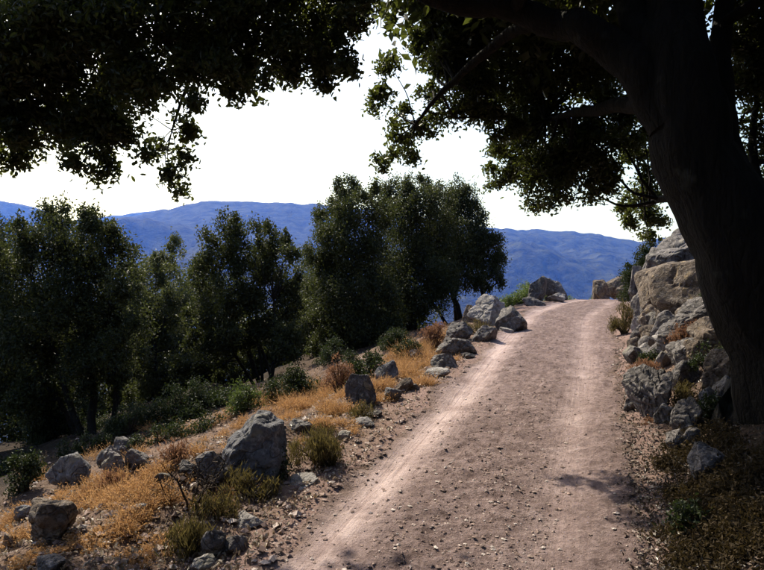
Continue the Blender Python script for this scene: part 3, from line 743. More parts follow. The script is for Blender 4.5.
back_tree(-45, 300, 18, 2.0, 'farther oak low behind the trees cut by the left edge', 307)
back_tree(70, 310, 17.5, 1.8, 'farther oak low behind the trunks of the left edge oak', 308)
back_tree(10, 300, 20, 1.9, 'farther oak low behind the left edge oak', 301)
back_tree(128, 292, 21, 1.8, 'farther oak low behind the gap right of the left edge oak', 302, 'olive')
back_tree(190, 285, 19, 1.8, 'farther oak low behind the slender pointed oak', 303)
back_tree(250, 300, 18, 1.6, 'farther oak low behind the forked twin column oak', 304, 'olive')
back_tree(318, 292, 21, 1.7, 'farther oak low behind the gap left of the tall dense oak', 305)
# unseen oaks added behind the camera and up the bank; they keep the sky off the shaded side of everything near
def added_oak(x, y, h, hw, label, seed):
    b = np.array([x, y, float(H(x, y))]); rg = np.random.default_rng(seed); lob = []
    for i in range(16):
        t = rg.uniform(0.35, 0.95); a = rg.uniform(0, 6.28); q = math.sqrt(rg.uniform()) * hw * math.sin(math.pi * (0.1 + 0.8 * t)) ** 0.6
        lob.append((b + np.array([math.cos(a) * q * 0.8, math.sin(a) * q * 0.8, t * h]), hw * rg.uniform(0.36, 0.5)))
    return make_tree('oak_tree', b, [up_stem(b, b + np.array([0.2, 0.1, h * 0.75]), 0.24, 0.07, (0.15, 0), seed, 5)], lob, label, 'oak', 'bark', (0.30, 0.16), 2.4, seed, 'unseen oaks added around the viewpoint', 'tree', (1, 1, 0.9), False, False, 0.3, 0.42)
added_oak(-3.2, -3.6, 6.0, 2.6, 'added unseen oak standing behind the viewpoint left of the track', 321)
added_oak(1.6, -4.6, 6.5, 2.8, 'added unseen oak standing behind the viewpoint right of the track', 322)
added_oak(5.6, -0.8, 6.0, 2.7, 'added unseen oak on the bank right of the viewpoint', 323)
added_oak(-5.6, -1.6, 5.5, 2.4, 'added unseen oak on the slope left of the viewpoint', 325)
added_oak(4.6, -5.8, 6.5, 2.8, 'added unseen oak higher on the bank behind the viewpoint', 326)
added_oak(-1.0, -8.5, 7.0, 3.0, 'added unseen oak farther back along the track', 327)
added_oak(7.4, 4.2, 5.5, 2.4, 'added unseen oak on the bank beyond the leaning trunk', 324)
back_tree(375, 300, 20, 1.7, 'farther oak low behind the tall dense oak', 306)

# ------------------------------------------------------------------ shrubs and tufts
def bush(px0, py0, px1, py1, label, mat, seed, name='shrub', cat='shrub', group=None, leaf=(0.03, 0.014), lai=3.0, d=None, nl=9, stems=True, up=0.2, bias=0.6, hexa=False, depth=0.9, cr=0.42):
    cx = (px0 + px1) / 2
    if d is None: b = ground_at(cx, py1)
    else:
        x = (cx - CX) / F * d; b = np.array([x, d, float(H(x, d))])
    w = (px1 - px0) / F * b[1]; h = max(0.06, (py1 - py0) / F * b[1] * 0.92)
    b = b + np.array([0, w * depth * 0.35, 0]); b[2] = float(H(b[0], b[1], False))
    rg = np.random.default_rng(seed)
    root = empty(name, b); tag(root, label, cat, group)
    P = []; st = []
    lai *= 0.72; leaf = (leaf[0] * 1.15, leaf[1] * 1.15)
    for i in range(int(nl * 1.3)):
        a = rg.uniform(0, 2 * np.pi); q = math.sqrt(rg.uniform(0, 1)) * 0.85
        r = min(w, h * 1.5) * rg.uniform(0.11, 0.29)
        c = np.array([math.cos(a) * q * w * 0.5, math.sin(a) * q * w * 0.5 * depth, 0])
        c[2] = rg.uniform(0.15, 0.88) * h * (1 - 0.35 * q)
        if i == 0: c = np.array([rg.uniform(-.1, .1) * w, 0, h - r * 0.8])
        z = float(H(b[0] + c[0], b[1] + c[1], False)) - b[2]; c[2] += min(z, 0.6 * h) if z > 0 else z * 0.7
        pts, cc = clump_points(c, r, rg, lai, leaf[0] * leaf[1] * 0.6, (1, 1, 1), cr, 0.2); P.append(pts)
        if stems:
            for e in cc[:3]: st.append(tube([(rg.normal() * .02, rg.normal() * .02, -0.03), c * 0.6, e], [0.006 + 0.01 * h, 0.005 + 0.005 * h, 0.002], 4, 3, i, 0, 0))
    if st: obj('stems', tubes_mesh('stems', st), M['twig'], root)
    obj('foliage', leaves_mesh('foliage', np.vstack(P), leaf[0], leaf[1], seed, up, np.array([0, 0, bias]), hexa), M[mat], root)
    return root

bush(347, 351, 388, 378, 'rounded dark green bush behind the blue grey boulder', 'boxy', 401, leaf=(0.03, 0.017), nl=12)
bush(288, 434, 342, 472, 'olive green tuft beside the pale flat rock at the track edge', 'olivetuft', 402, 'tuft', 'tuft', leaf=(0.055, 0.006), nl=12, bias=1.6, up=0.0)
bush(262, 452, 292, 482, 'upright green bushlet in front of the big angular boulder', 'boxy', 403, leaf=(0.026, 0.012))
bush(222, 480, 272, 503, 'yellowish green low bush between big boulder and stony verge', 'olivetuft', 404, leaf=(0.045, 0.007), nl=12, bias=1.3)
bush(188, 502, 242, 527, 'yellowish green low bush above the dark rock by the bottom edge', 'olivetuft', 405, leaf=(0.045, 0.007), nl=12, bias=1.3)
bush(160, 530, 210, 560, 'green and straw coloured tuft at the bottom edge of the picture', 'olivetuft', 406, 'tuft', 'tuft', leaf=(0.06, 0.007), nl=10, bias=1.6, up=0)
bush(226, 384, 258, 414, 'light green ferny bush in sun under the twin column oaks', 'ferndark', 407, leaf=(0.035, 0.013), nl=12)
bush(262, 366, 322, 402, 'spreading dark shrub at the foot of the twin column oaks', 'boxy', 408, nl=13)
bush(325, 352, 352, 392, 'reddish brown withered shrub left of the rounded dark bush', 'drybrown', 409, leaf=(0.03, 0.009), nl=10, bias=1.0)
bush(424, 322, 448, 350, 'reddish brown withered shrub left of the stacked slabs', 'drybrown', 410, leaf=(0.03, 0.010), nl=10, bias=1.0)
bush(500, 270, 552, 302, 'bright green rounded bush behind the dark boulder at the crest', 'fern', 411, leaf=(0.05, 0.024), nl=14, d=19.5)
bush(562, 284, 578, 299, 'small green bush at the crest left of the road end', 'fern', 412, leaf=(0.05, 0.022), d=20.5)
bush(580, 286, 604, 299, 'small green bush at the crest beside the round rock', 'fern', 413, leaf=(0.05, 0.022), d=21)
bush(630, 238, 672, 300, 'dark green shrub growing beside the upper boulder on the right bank', 'boxy', 414, leaf=(0.04, 0.020), nl=18, d=14.5, depth=0.7)
bush(636, 222, 662, 262, 'small dark tree like shrub topping the right bank', 'boxy', 415, leaf=(0.04, 0.020), nl=12, d=15.5)
bush(614, 298, 640, 334, 'olive brown grassy shrub at the right road edge near the crest', 'olivetuft', 416, leaf=(0.06, 0.008), nl=12, bias=1.6, up=0)
bush(632, 358, 662, 385, 'brown dry shrub between the dry stones and striped slab', 'drybrown', 417, leaf=(0.04, 0.008), nl=9, bias=1.2)
bush(350, 404, 372, 420, 'small green tuft in front of the blue grey boulder', 'olivetuft', 418, 'tuft', 'tuft', leaf=(0.04, 0.006), bias=1.4)
bush(462, 320, 496, 334, 'low yellow green bush between the slabs by the track', 'olivetuft', 419, leaf=(0.04, 0.008), nl=9)
bush(0, 455, 34, 498, 'dark shaded shrub at the left edge beside the bluish boulder', 'boxy', 420, nl=12)
bush(100, 402, 150, 438, 'dark shrub in the shade right of the many trunked oak', 'boxy', 421, nl=12)
bush(150, 392, 205, 425, 'dark shrub in the shade under the pale sunlit oak', 'boxy', 422, nl=12)
bush(10, 405, 70, 445, 'dark shrub in the shade left of the many trunked oak', 'boxy', 423, nl=12, d=11.5)
bush(372, 330, 410, 352, 'dark undergrowth shrub below the tall ragged oak', 'boxy', 425, nl=10)
bush(318, 338, 350, 362, 'dark undergrowth shrub below the tall dense oak', 'boxy', 426, nl=10)
bush(700, 392, 730, 420, 'shaded leafy shrub against the foot of the big trunk', 'boxy', 427, nl=10)
bush(676, 505, 704, 535, 'low shaded scrub at the lower right of the verge', 'boxy', 429, nl=12)
bush(672, 384, 700, 402, 'green and brown tuft between the slabs on the right bank', 'olivetuft', 431, 'tuft', 'tuft', leaf=(0.04, 0.007), nl=8, bias=1.2)
bush(698, 340, 730, 372, 'small leafy shrub on the bank left of the big trunk', 'boxy', 432, leaf=(0.03, 0.014), nl=8)

bush(50, 438, 108, 458, 'dark shrub hiding the foot of the many trunked oak', 'boxy', 440, nl=11)
bush(120, 430, 182, 450, 'dark shrub just behind the broken outcrop', 'boxy', 441, nl=11)
bush(165, 418, 222, 436, 'dark shrub on the slope behind the dead bush', 'boxy', 442, nl=11)
bush(98, 478, 118, 494, 'small brown withered tuft in front of the broken outcrop', 'drybrown', 444, 'tuft', 'tuft', leaf=(0.04, 0.007), nl=7, bias=1.3)
bush(150, 448, 186, 470, 'brown withered shrub above the dead bush', 'drybrown', 445, leaf=(0.04, 0.008), nl=9, bias=1.2)
bush(340, 352, 362, 376, 'dark bushlet left behind the rounded bush', 'boxy', 446, nl=8)
bush(392, 340, 420, 360, 'dark bushlet behind the orange grass below the ragged oak', 'boxy', 447, nl=8)

# burnt looking dead bush left of the big boulder
def dead_bush(px, py, hpx, label, seed, n=26):
    b = ground_at(px, py); h = hpx / F * b[1]; rg = np.random.default_rng(seed)
    root = empty('dead_bush', b); tag(root, label, 'dead bush')
    for i in range(5):
        parts = []
        a = rg.uniform(0, 6.28); lean = rg.uniform(0.25, 0.9)
        tip = np.array([math.cos(a) * lean * h, math.sin(a) * lean * h * 0.7, h * rg.uniform(0.6, 1.05)])
        m = tip * 0.5 + rg.normal(size=3) * 0.08 * h
        parts.append(tube([(0, 0, -0.03), m, tip], [0.009, 0.006, 0.003], 5, 5, i, 0.1, 0.02))
        for k in range(n // 5 * 2):
            s = m + (tip - m) * rg.uniform(-0.4, 1); e = s + unit(rg.normal(size=3) + np.array([0, 0, 0.8])) * h * rg.uniform(0.15, 0.45)
            parts.append(tube([s, (s + e) / 2 + rg.normal(size=3) * 0.02, e], [0.0035, 0.0025, 0.0012], 4, 3, k, 0, 0))
        obj('branch', tubes_mesh('branch', parts), M['twig'], root)
dead_bush(190, 512, 44, 'leafless dark dead bush left of the big angular boulder', 501)
dead_bush(212, 498, 36, 'bare twiggy dead bush touching the big angular boulder', 502)

# ------------------------------------------------------------------ rocks, left side
rock(220, 419, 287, 478, 'biggest angular grey boulder on the left verge, sloping top', 'rockblue', 11, sub=4, depth=0.8, rot=0.0, strata=0.02, nplanes=7, strata_dir=(-0.5, 0.2, 0.8),
     planes=[(-0.50, -0.15, 0.85, 0.42), (0.12, -0.98, 0.10, 0.55), (0.97, -0.15, 0.2, 0.62), (-0.9, -0.4, 0.1, 0.7), (0.25, -0.1, 0.97, 0.50), (0, 0, -1, 0.4)])
rock(196, 452, 232, 484, 'broken grey rock leaning against the left of the biggest boulder', 'rock', 12, strata=0.02)
rock(29, 506, 75, 541, 'brown block shaped boulder with pale flat top near bottom left', 'rockbrown', 21, sub=4, nplanes=6, planes=[(0, 0, 1, 0.6), (0, -1, 0.05, 0.62), (1, -0.1, 0, 0.75), (-1, -0.1, 0, 0.75)], rot=0.05)
rock(42, 455, 96, 490, 'long bluish boulder in half shade by the dark shrub', 'rockblue', 23, sub=4, depth=0.7)
rock(345, 374, 376, 407, 'upright blue grey boulder in front of the rounded bush', 'rockblue', 31, sub=4, nplanes=8, planes=[(0, 0, 1, 0.7), (-0.5, -0.8, 0.1, 0.7)])
rock(375, 362, 398, 382, 'grey rock right of the rounded dark bush', 'rockblue', 32)
rock(201, 531, 226, 560, 'dark stone with pale top at the bottom, left one of the pair', 'rock', 33)
rock(222, 539, 250, 556, 'low dark stone at the bottom, right one of the pair', 'rock', 34)
rock(188, 561, 216, 575, 'pale rounded stone cut by the bottom edge', 'rockpale', 35)
rock(283, 470, 320, 491, 'white flat rock beside the olive tuft at the track edge', 'rockpale', 36, sub=4, hf=0.5, depth=1.0)
rock(232, 511, 264, 530, 'pale flat slab on the stony verge above the dark pair', 'rockpale', 37, hf=0.5, depth=1.0)
rock(285, 417, 317, 433, 'low grey slab among orange grass behind the olive tuft', 'rock', 38, hf=0.7)
rock(396, 379, 413, 393, 'brown stone among orange grass left of the white flat rock', 'rockbrown', 39)
rock(383, 389, 403, 401, 'grey stone beside the track left of the brown stone', 'rockblue', 40)
rock(353, 415, 375, 427, 'pale flat stone at the foot of the blue grey boulder', 'rockpale', 41, hf=0.7)
rock(361, 409, 382, 418, 'grey flat stone behind the pale flat stone', 'rock', 42, hf=0.7)
rock(424, 366, 451, 378, 'white flat rock lying at the left edge of the track', 'rockpale', 43, hf=0.7)
rock(430, 354, 458, 368, 'grey slab behind the white flat rock', 'rock', 44, strata=0.02)
rock(436, 338, 479, 356, 'wide layered slab in the middle of the rock line', 'rock', 45, strata=0.03, sub=4)
rock(443, 321, 473, 342, 'grey layered slab at the upper left of the rock line', 'rock', 46, strata=0.03)
rock(471, 326, 499, 342, 'flat grey slab below the leaning slab', 'rock', 47, strata=0.02)
rock(477, 294, 517, 325, 'pale slab leaning left, tallest of the pile by the track', 'rockpale', 48, sub=4, nplanes=6, tilt=(0, -0.35), planes=[(-0.5, -0.35, 0.8, 0.35), (0.6, -0.7, 0.1, 0.5)], strata=0.02)
rock(496, 305, 527, 332, 'triangular dark block right of the leaning slab', 'rock', 49, sub=4, nplanes=6, planes=[(-0.7, -0.3, 0.7, 0.5), (0.75, -0.2, 0.6, 0.5), (0.1, -1, 0.1, 0.5)])
rock(462, 304, 484, 322, 'brown rock behind the leaning slab', 'rockbrown', 50)
rock(527, 276, 550, 300, 'dark boulder left of the road crest', 'rock', 51, d=18.6)
rock(544, 277, 568, 297, 'dark rounded boulder at the road crest edge', 'rock', 52, d=19.2)
rock(522, 296, 546, 306, 'flat grey stones at the left edge just before the crest', 'rock', 53)
rock(548, 292, 566, 300, 'pale low rock against the road at the crest', 'rockpale', 54, d=17.0)
rock(590, 279, 612, 300, 'brown rounded rock on the far side of the road crest', 'rockbrown', 55, d=19.5)
rock(606, 274, 638, 293, 'brown earthy rock right of the far rounded rock', 'rockbrown', 56, d=20.5)
rock(0, 535, 18, 549, 'small dark stone at the left edge near the bottom', 'rockbrown', 57)
rock(34, 562, 64, 577, 'dark stone cut by the bottom edge at the left', 'rock', 58)
rock(13, 507, 33, 523, 'small bluish stone left of the brown block boulder', 'rockblue', 59)
rock(71, 527, 86, 534, 'small white stone right of the brown block boulder', 'rockpale', 60, hf=0.8, name='stone', cat='stone')
for i, (a, b_, c, d_, w_) in enumerate([(96, 445, 122, 466, 'left'), (112, 438, 134, 458, 'topmost'), (124, 450, 150, 470, 'right'), (104, 460, 128, 478, 'nearest')]):
    rock(a, b_, c, d_, f'{w_} rock of the broken outcrop right of the many trunked oak', 'rock', 70 + i, group='broken outcrop', rough=1.5)
rock(175, 462, 200, 480, 'grey rock behind the dead bush', 'rock', 76)
rock(128, 508, 146, 518, 'small grey stone in the orange grass left of the dead bush', 'rockpale', 77, name='stone', cat='stone')
rock(153, 474, 172, 486, 'small grey stone above the orange grass', 'rock', 78, name='stone', cat='stone')
rock(408, 350, 424, 360, 'small grey stone in orange grass left of the wide slab', 'rock', 79, name='stone', cat='stone')
rock(334, 430, 352, 440, 'small pale stone right of the olive tuft', 'rockpale', 80, name='stone', cat='stone', hf=0.7)
rock(500, 327, 514, 333, 'small stone at the track edge below the triangular block', 'rockpale', 81, name='stone', cat='stone')
rock(408, 384, 420, 391, 'small stone right of the brown stone', 'rock', 82, name='stone', cat='stone')
rock(462, 353, 476, 359, 'small stone at the track edge below the wide slab', 'rock', 83, name='stone', cat='stone')

# ------------------------------------------------------------------ rocks, right bank
rock(648, 230, 716, 280, 'upper boulder on the right bank with sloping lit top', 'rock', 101, sub=4, d=12.0, nplanes=8, planes=[(-0.55, -0.1, 0.85, 0.5), (-0.3, -0.95, 0.0, 0.6)], strata=0.02)
rock(672, 218, 720, 250, 'highest boulder on the right bank behind the big trunk', 'rock', 102, sub=4, d=13.0)
rock(640, 266, 722, 330, 'large overhanging boulder on the right bank with pale top', 'rockbrown', 103, sub=4, d=10.2, nplanes=6, planes=[(-0.25, -0.1, 0.97, 0.5), (-0.25, -0.95, -0.2, 0.55), (-0.95, -0.2, 0.1, 0.7)])
rock(656, 300, 740, 366, 'dark boulder under the overhanging one', 'rockbrown', 104, sub=4, d=9.2, nplanes=8)
rock(629, 264, 643, 302, 'narrow dark upright rock by the road near the crest', 'rock', 105, d=13.6)
rock(628, 366, 674, 420, 'striped sloping slab on the right verge', 'rock', 106, sub=4, strata=0.06, strata_dir=(0.8, -0.25, 0.5), nplanes=7, planes=[(-0.55, -0.35, 0.76, 0.38)], depth=1.0, rot=0.0)
rock(668, 360, 702, 388, 'rounded grey rock above the striped slab', 'rock', 107, sub=4)
rock(674, 398, 708, 438, 'steep slab right of the striped slab', 'rock', 108, sub=4, nplanes=7, rot=0, planes=[(-0.6, -0.35, 0.72, 0.4)], strata=0.02)
rock(664, 344, 686, 360, 'small brown rock above the rounded grey rock', 'rockbrown', 109)
rock(702, 330, 718, 342, 'small pale rock on the bank beside the big trunk', 'rockpale', 110, name='stone', cat='stone')
rock(664, 432, 694, 452, 'low rock in the leaf litter below the steep slab', 'rock', 111)
rock(690, 448, 730, 480, 'shaded rock in front of the big trunk', 'rock', 112)
rock(706, 378, 736, 408, 'shaded rock leaning at the foot of the trunk', 'rock', 113)
for i, (a, b_, c, d_, dd, lb, mt_) in enumerate([
    (632, 298, 662, 330, 11.2, 'steep grey slab below the dark green bank shrub', 'rock'), (676, 350, 712, 384, 8.6, 'dark slab above the rounded grey rock', 'rockbrown'),
    (640, 322, 668, 352, 10.2, 'angular slab at the right of the dry stone pile', 'rockbrown'), (652, 340, 684, 372, 9.2, 'slanted slab over the brown dry shrub', 'rock'),
    (650, 318, 676, 344, 9.9, 'blocky rock beside the top of the dry stone pile', 'rock'), (640, 300, 664, 322, 11.0, 'grey rock wedged under the pale topped boulder', 'rock'),
    (700, 262, 730, 292, 10.6, 'dark rock behind the trunk beside the pale topped boulder', 'rockbrown'), (642, 246, 662, 270, 13.4, 'grey rock left of the upper boulder on the bank', 'rock'),
    (656, 352, 676, 368, None, 'grey stone just above the brown dry shrub', 'rock'), (684, 340, 712, 362, None, 'shaded rock right of the small brown rock', 'rockbrown'),
    (654, 404, 680, 424, None, 'small slab at the right foot of the striped slab', 'rock'), (624, 396, 642, 412, None, 'grey stone at the left foot of the striped slab', 'rock'),
    (700, 388, 724, 412, None, 'shaded block above the steep slab', 'rock'), (682, 430, 706, 446, None, 'flat stone in shade below the steep slab', 'rock'),
    (634, 288, 652, 306, 12.4, 'rock at the foot of the dark green bank shrub', 'rock'), (616, 284, 632, 300, 17.5, 'brown rock at the right of the road crest', 'rockbrown')]):
    rock(a, b_, c, d_, lb, mt_, 160 + i, d=dd, sub=3)
for i, (a, b_, c, d_, lb, mt_) in enumerate([
    (676, 296, 722, 336, 'big tilted slab between the pale topped boulder and the trunk', 'rock'), (690, 318, 738, 356, 'big shaded slab against the left of the trunk', 'rockbrown'),
    (660, 322, 696, 350, 'tilted slab below the overhanging boulder', 'rock'), (668, 340, 706, 366, 'lowest tilted slab below the overhanging boulder', 'rock'),
    (700, 350, 744, 392, 'shaded slab at the left foot of the trunk', 'rockbrown')]):
    rock(a, b_, c, d_, lb, mt_, 190 + i, sub=4, nplanes=7, planes=[(-0.45, -0.35, 0.8, 0.42), (-0.3, -0.9, 0.1, 0.5)], depth=1.0, sink=0.4, strata=0.025)
bush(648, 296, 672, 318, 'dark scrub growing out of the rock bank under the pale topped boulder', 'boxy', 450, nl=9, d=10.4)
bush(672, 322, 700, 346, 'brown scrub between the tilted slabs of the rock bank', 'drybrown', 451, nl=9, leaf=(0.035, 0.008), bias=1.1)
bush(640, 350, 662, 368, 'dark scrub under the dry stone pile', 'boxy', 452, nl=8)
bush(690, 296, 716, 318, 'dark scrub in the crack beside the trunk on the rock bank', 'boxy', 453, nl=9)
rw = np.random.default_rng(5)
words = ['lowest left', 'lowest middle', 'lowest right', 'lower left', 'lower middle', 'lower right', 'central left', 'central', 'central right', 'upper left', 'upper middle', 'upper right', 'topmost left', 'topmost right']
k = 0
for row in range(5):
    ncol = 3 if row < 4 else 2
    for c in range(ncol):
        x0 = 624 + c * 13 + row * 2.5 + rw.uniform(-2, 2); y1 = 362 - row * 10.5 - c * 1.5 + rw.uniform(-1.5, 1.5)
        rock(x0 - 1, y1 - 16, x0 + 17.5, y1 + 1, f'{words[k]} stone of the loose dry stone pile at the right road edge', ['rock', 'rockpale', 'rock', 'rockbrown'][k % 4], 130 + k,
             name='stone', cat='stone', group='dry stone pile', sub=3, nplanes=14, depth=1.0, rough=0.8, rot=rw.uniform(-0.5, 0.5), sink=0.3)
        k += 1

# ------------------------------------------------------------------ ground cover that nobody could count
def dry_patch(name, centres, label, mat, seed, el=(0.034, 0.009), per=110, hpx=16):
    """clumps of dry herb: (px, py, rpx, n clumps)"""
    rg = np.random.default_rng(seed); C = []
    for px, py, rp, n in centres:
        g0 = ground_at(px, py); R = rp / F * g0[1]
        for i in range(n):
            a = rg.uniform(0, 6.28); q = math.sqrt(rg.uniform())
            x = g0[0] + math.cos(a) * q * R; y = g0[1] + math.sin(a) * q * R * 1.5
            if abs(float(ss(x, y))) < 1.0: continue
            h = hpx / F * g0[1] * rg.uniform(0.55, 1.2); w = h * rg.uniform(0.5, 0.8)
            m = int(per * rg.uniform(0.5, 1.2))
            d = unit(rg.normal(size=(m, 3)) * np.array([1, 1, 0.55]) + np.array([0, 0, 0.75])); d[:, 2] = np.abs(d[:, 2])
            rr = rg.uniform(0.35, 1, m)[:, None]
            foot = np.stack([x + rg.normal(0, 0.25 * w, m), y + rg.normal(0, 0.25 * w, m), np.zeros(m)], -1)
            foot[:, 2] = H(foot[:, 0], foot[:, 1], False) - 0.01
            C.append(np.concatenate([foot, foot + d * rr * h * np.array([0.9, 0.9, 1.0])], 1))
    C = np.vstack(C); foot, tip = C[:, :3], C[:, 3:]; m = len(C)
    if 'undergrowth' in name:
        P = foot + (tip - foot) * rg.uniform(0.2, 1, m)[:, None]
        me = leaves_mesh(name, P, el[0], el[1], seed, 0.1, np.array([0, 0, 0.5]), False)
    else:
        side = unit(np.cross(tip - foot, rg.normal(size=(m, 3))))
        bend = (foot + tip) / 2 + np.stack([rg.normal(0, .012, m), rg.normal(0, .012, m), rg.uniform(0, .02, m)], -1)
        wd = 0.0016 * rg.uniform(0.7, 1.5, m)[:, None]
        blades_v = np.stack([foot - side * wd, foot + side * wd, bend + side * wd, bend - side * wd], 1).reshape(-1, 3)
        blades_v2 = np.stack([bend - side * wd, bend + side * wd, tip + side * wd * .3, tip - side * wd * .3], 1).reshape(-1, 3)
        k4 = np.arange(2 * m)[:, None] * 4 + np.array([[0, 1, 2, 3]])
        # seed heads and withered leaflets along the upper half
        hp = np.repeat(bend, 2, 0) + np.repeat(tip - bend, 2, 0) * rg.uniform(0, 1.05, 2 * m)[:, None] + rg.normal(0, 0.006, (2 * m, 3))
        A = unit(rg.normal(size=(2 * m, 3)) + np.array([0, 0, .6])); B = unit(np.cross(A, rg.normal(size=(2 * m, 3))))
        hl = el[0] * 0.45 * rg.uniform(0.5, 1.2, 2 * m)[:, None]; hw = el[1] * rg.uniform(0.5, 1.1, 2 * m)[:, None]
        heads = np.stack([hp - A * hl / 2, hp + B * hw / 2, hp + A * hl / 2, hp - B * hw / 2], 1).reshape(-1, 3)
        kh = 8 * m + np.arange(2 * m)[:, None] * 4 + np.array([[0, 1, 2, 3]])
        me = mesh_np(name, np.vstack([blades_v, blades_v2, heads]), np.vstack([k4, kh]), False)
    o = obj(name, me, M[mat])
    tag(o, label, kind='stuff'); return o

dry_patch('dry_grass', [(130, 496, 24, 22), (150, 482, 16, 12), (100, 505, 16, 12), (128, 530, 10, 7), (85, 498, 10, 5), (110, 488, 14, 8), (165, 500, 12, 7), (140, 512, 12, 7)], 'orange dry grass between the brown block boulder and dead bush', 'dry', 601, hpx=23)
dry_patch('dry_grass', [(8, 530, 16, 12), (18, 545, 10, 6), (33, 482, 7, 5)], 'orange dry grass at the left edge of the picture', 'dry', 602, hpx=23)
dry_patch('dry_grass', [(300, 408, 16, 16), (318, 398, 16, 16), (335, 390, 10, 9), (330, 412, 12, 10), (292, 420, 8, 6), (345, 412, 8, 5), (285, 402, 10, 7), (268, 402, 8, 4), (308, 388, 10, 7), (345, 398, 8, 6), (320, 425, 8, 5), (250, 406, 10, 5)], 'orange dry grass around the low grey slab behind the biggest boulder', 'dry', 603, hpx=20)
dry_patch('dry_grass', [(400, 368, 14, 16), (415, 358, 12, 14), (428, 350, 9, 9), (388, 385, 7, 6), (395, 358, 9, 8), (412, 376, 9, 8), (425, 385, 9, 6), (440, 340, 6, 5), (380, 390, 6, 4), (420, 368, 8, 6), (405, 345, 8, 7), (432, 360, 6, 5), (378, 402, 6, 3), (366, 400, 5, 3)], 'orange dry grass between the rounded bush and the rock line', 'dry', 604, hpx=17)
dry_patch('dry_grass', [(520, 322, 8, 8), (532, 314, 8, 8), (545, 306, 6, 6), (505, 334, 6, 5), (560, 300, 4, 5), (488, 340, 5, 4)], 'orange dry grass along the left track edge near the crest', 'dry', 605, hpx=10)
dry_patch('dry_grass', [(-60, 520, 40, 16), (-120, 540, 50, 16), (-90, 480, 40, 12), (-190, 560, 60, 14), (30, 465, 12, 7), (245, 425, 12, 8), (215, 440, 12, 7), (270, 412, 10, 7), (120, 470, 12, 6), (160, 425, 14, 8), (262, 488, 8, 4), (225, 500, 12, 5), (60, 550, 18, 10), (100, 545, 18, 10), (130, 560, 16, 8), (200, 480, 12, 6), (275, 440, 8, 4), (30, 560, 16, 8), (180, 505, 10, 5), (345, 425, 8, 5), (300, 445, 8, 3), (330, 445, 6, 3), (352, 432, 6, 3), (395, 400, 6, 3), (455, 362, 5, 3)],
          'sparse gold grass scattered over the stony left verge', 'dry', 610, hpx=13, per=45)
dry_patch('dry_grass', [(100, 455, 12, 8), (60, 500, 12, 9), (190, 455, 12, 8), (140, 455, 12, 8), (80, 480, 10, 7), (170, 545, 14, 9), (150, 560, 14, 8), (215, 520, 10, 5), (235, 452, 7, 5), (185, 432, 10, 7), (160, 440, 10, 6), (205, 428, 10, 6), (225, 416, 8, 4)], 'thin straw coloured grass at bottom left and behind the dead bush', 'dry', 606, hpx=17, per=40)
dry_patch('dry_grass', [(622, 300, 6, 6), (628, 292, 6, 5), (632, 318, 4, 4), (650, 350, 8, 5), (664, 382, 8, 5), (648, 424, 8, 3), (700, 356, 8, 6), (640, 284, 6, 4), (690, 330, 10, 8), (705, 310, 12, 9), (685, 350, 8, 6), (712, 345, 10, 8), (660, 355, 6, 4)], 'dry brown grass along the right road edge', 'drybrown', 607, hpx=8)
dry_patch('undergrowth', [(40, 430, 40, 26), (120, 425, 40, 22), (180, 415, 30, 18), (230, 402, 20, 10), (15, 465, 20, 8)], 'dark undergrowth in the shade below the oaks', 'boxy', 608, el=(0.05, 0.024), hpx=22, per=260)
dry_patch('undergrowth', [(705, 445, 30, 30), (740, 470, 40, 36), (692, 500, 24, 22), (735, 540, 40, 40), (690, 412, 15, 10), (722, 360, 15, 7), (745, 400, 20, 10), (690, 545, 26, 22), (720, 500, 30, 30), (672, 470, 12, 8), (770, 520, 30, 24), (760, 575, 40, 26), (680, 575, 22, 14)], 'dark undergrowth in the shade at the foot of the big oak', 'scrubshade', 609, el=(0.034, 0.013), hpx=24, per=190)  # thick and dark-coloured to deepen the shade here

def pebbles(name, n, sampler, smin, smax, label, seed, mat='pebble', emb=0.3, ex=3.2):
    rg = np.random.default_rng(seed)
    x, y = sampler(n, rg); n = len(x)
    z = H(x, y)
    sz = smin * (smax / smin) ** (rg.uniform(0, 1, n) ** ex)
    o8 = np.array([(1, 0, 0), (0, 1, 0), (-1, 0, 0), (0, -1, 0), (0, 0, 1), (0, 0, -1), (.7, .7, .45), (-.7, .7, .45), (-.7, -.7, .45), (.7, -.7, .45)], float)
    f8 = np.array([(0, 6, 4), (6, 1, 4), (1, 7, 4), (7, 2, 4), (2, 8, 4), (8, 3, 4), (3, 9, 4), (9, 0, 4), (0, 9, 3), (3, 8, 2), (2, 7, 1), (1, 6, 0)])
    v = o8[None] * rg.uniform(0.6, 1.25, (n, 10, 1)) * np.stack([rg.uniform(.7, 1.3, n), rg.uniform(.6, 1.1, n), rg.uniform(.35, .75, n)], -1)[:, None, :]
    a = rg.uniform(0, 6.28, n); c, s_ = np.cos(a)[:, None], np.sin(a)[:, None]
    v = np.stack([v[..., 0] * c - v[..., 1] * s_, v[..., 0] * s_ + v[..., 1] * c, v[..., 2]], -1) * sz[:, None, None]
    v += np.stack([x, y, z + 0.006 + sz * (0.45 - emb)], -1)[:, None, :]
    f = (f8[None] + (np.arange(n) * 10)[:, None, None]).reshape(-1, 3)
    o = obj(name, mesh_np(name, v.reshape(-1, 3), f, False), M[mat]); tag(o, label, kind='stuff'); return o

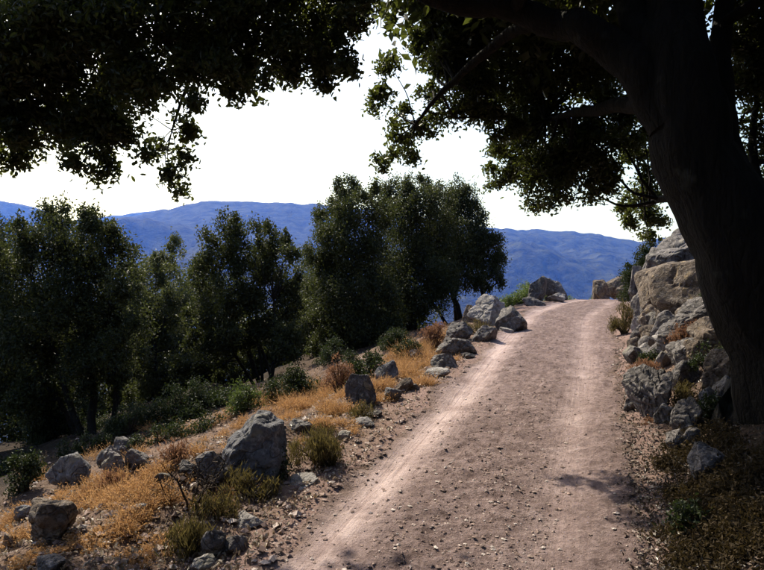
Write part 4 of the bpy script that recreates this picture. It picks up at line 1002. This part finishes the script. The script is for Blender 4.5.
def near_y(n, rg, a=2.6, b=17):   # as many stones per picture area near and far
    return 1 / rg.uniform(1 / b, 1 / a, n)
def s_road(n, rg):
    y = near_y(n, rg); s = rg.uniform(-1.0, 1.0, n)
    keep = rg.uniform(0, 1, n) > 0.85 * np.exp(-((np.abs(s) - 0.66) / 0.22) ** 2)
    y, s = y[keep], s[keep]; return s / COS + road_c(y), y
def s_left(n, rg):
    y = near_y(n, rg, 2.8, 17); s = -0.85 - np.abs(rg.normal(0, 1.0, n)) * rg.choice([0.9, 3.0], n); return s / COS + road_c(y), y
def s_right(n, rg):
    y = near_y(n, rg, 2.6, 16); s = 0.88 + np.abs(rg.normal(0, 0.28, n)); return s / COS + road_c(y), y
pebbles('gravel', 13000, s_road, 0.003, 0.017, 'loose pebbles scattered over the track', 701, 'pebble', 0.3, 2.3)
pebbles('gravel', 9000, s_left, 0.004, 0.038, 'loose stones on the left verge', 702)
pebbles('gravel', 7000, s_right, 0.003, 0.022, 'loose stones on the right verge', 703, 'pebbleshade')

def litter(n, sampler, label, seed, L=0.045, mat='litter'):
    rg = np.random.default_rng(seed); x, y = sampler(n, rg)
    C = np.stack([x, y, H(x, y) + 0.016 + rg.uniform(0, 0.012, len(x))], -1)
    o = obj('leaf_litter', leaves_mesh('leaf_litter', C, L, L * 0.5, seed, 2.2, None, True, 0.3), M[mat]); tag(o, label, kind='stuff')
def s_lit(n, rg):
    y = near_y(n, rg, 2.4, 9.5); s = 0.93 + np.abs(rg.normal(0.1, 0.9, n)) + 0.06 * rg.normal(size=n); return s / COS + road_c(y), y
def s_lit2(n, rg):
    y = near_y(n, rg, 2.8, 13); s = -0.95 - np.abs(rg.normal(0, 1.3, n)) * rg.choice([1, 2.4], n); return s / COS + road_c(y), y
litter(9000, s_lit, 'fallen dry leaves on the right verge under the oak', 711, 0.028, 'littershade')
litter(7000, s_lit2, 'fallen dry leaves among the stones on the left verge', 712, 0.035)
# ------------------------------------------------------------------ haze over the whole country
def haze():
    import bmesh
    bm = bmesh.new(); bmesh.ops.create_cube(bm, size=1.0)
    me = bpy.data.meshes.new('haze'); bm.to_mesh(me); bm.free()
    m, nt, out = new_mat('blue_air'); t = NT(nt)
    pv = t.n('ShaderNodeVolumePrincipled')
    pv.inputs['Color'].default_value = (0.07, 0.20, 1.0, 1); pv.inputs['Density'].default_value = 9.5e-5
    pv.inputs['Anisotropy'].default_value = 0.2
    pv.inputs['Absorption Color'].default_value = (1, 1, 1, 1)
    t.l(pv.outputs[0], out.inputs['Volume'])
    o = obj('haze', me, m); o.scale = (22400, 22400, 2000); o.location = (0, 0, 1000 - 500)
    tag(o, 'blue air haze between here and the mountains', kind='stuff')
haze()
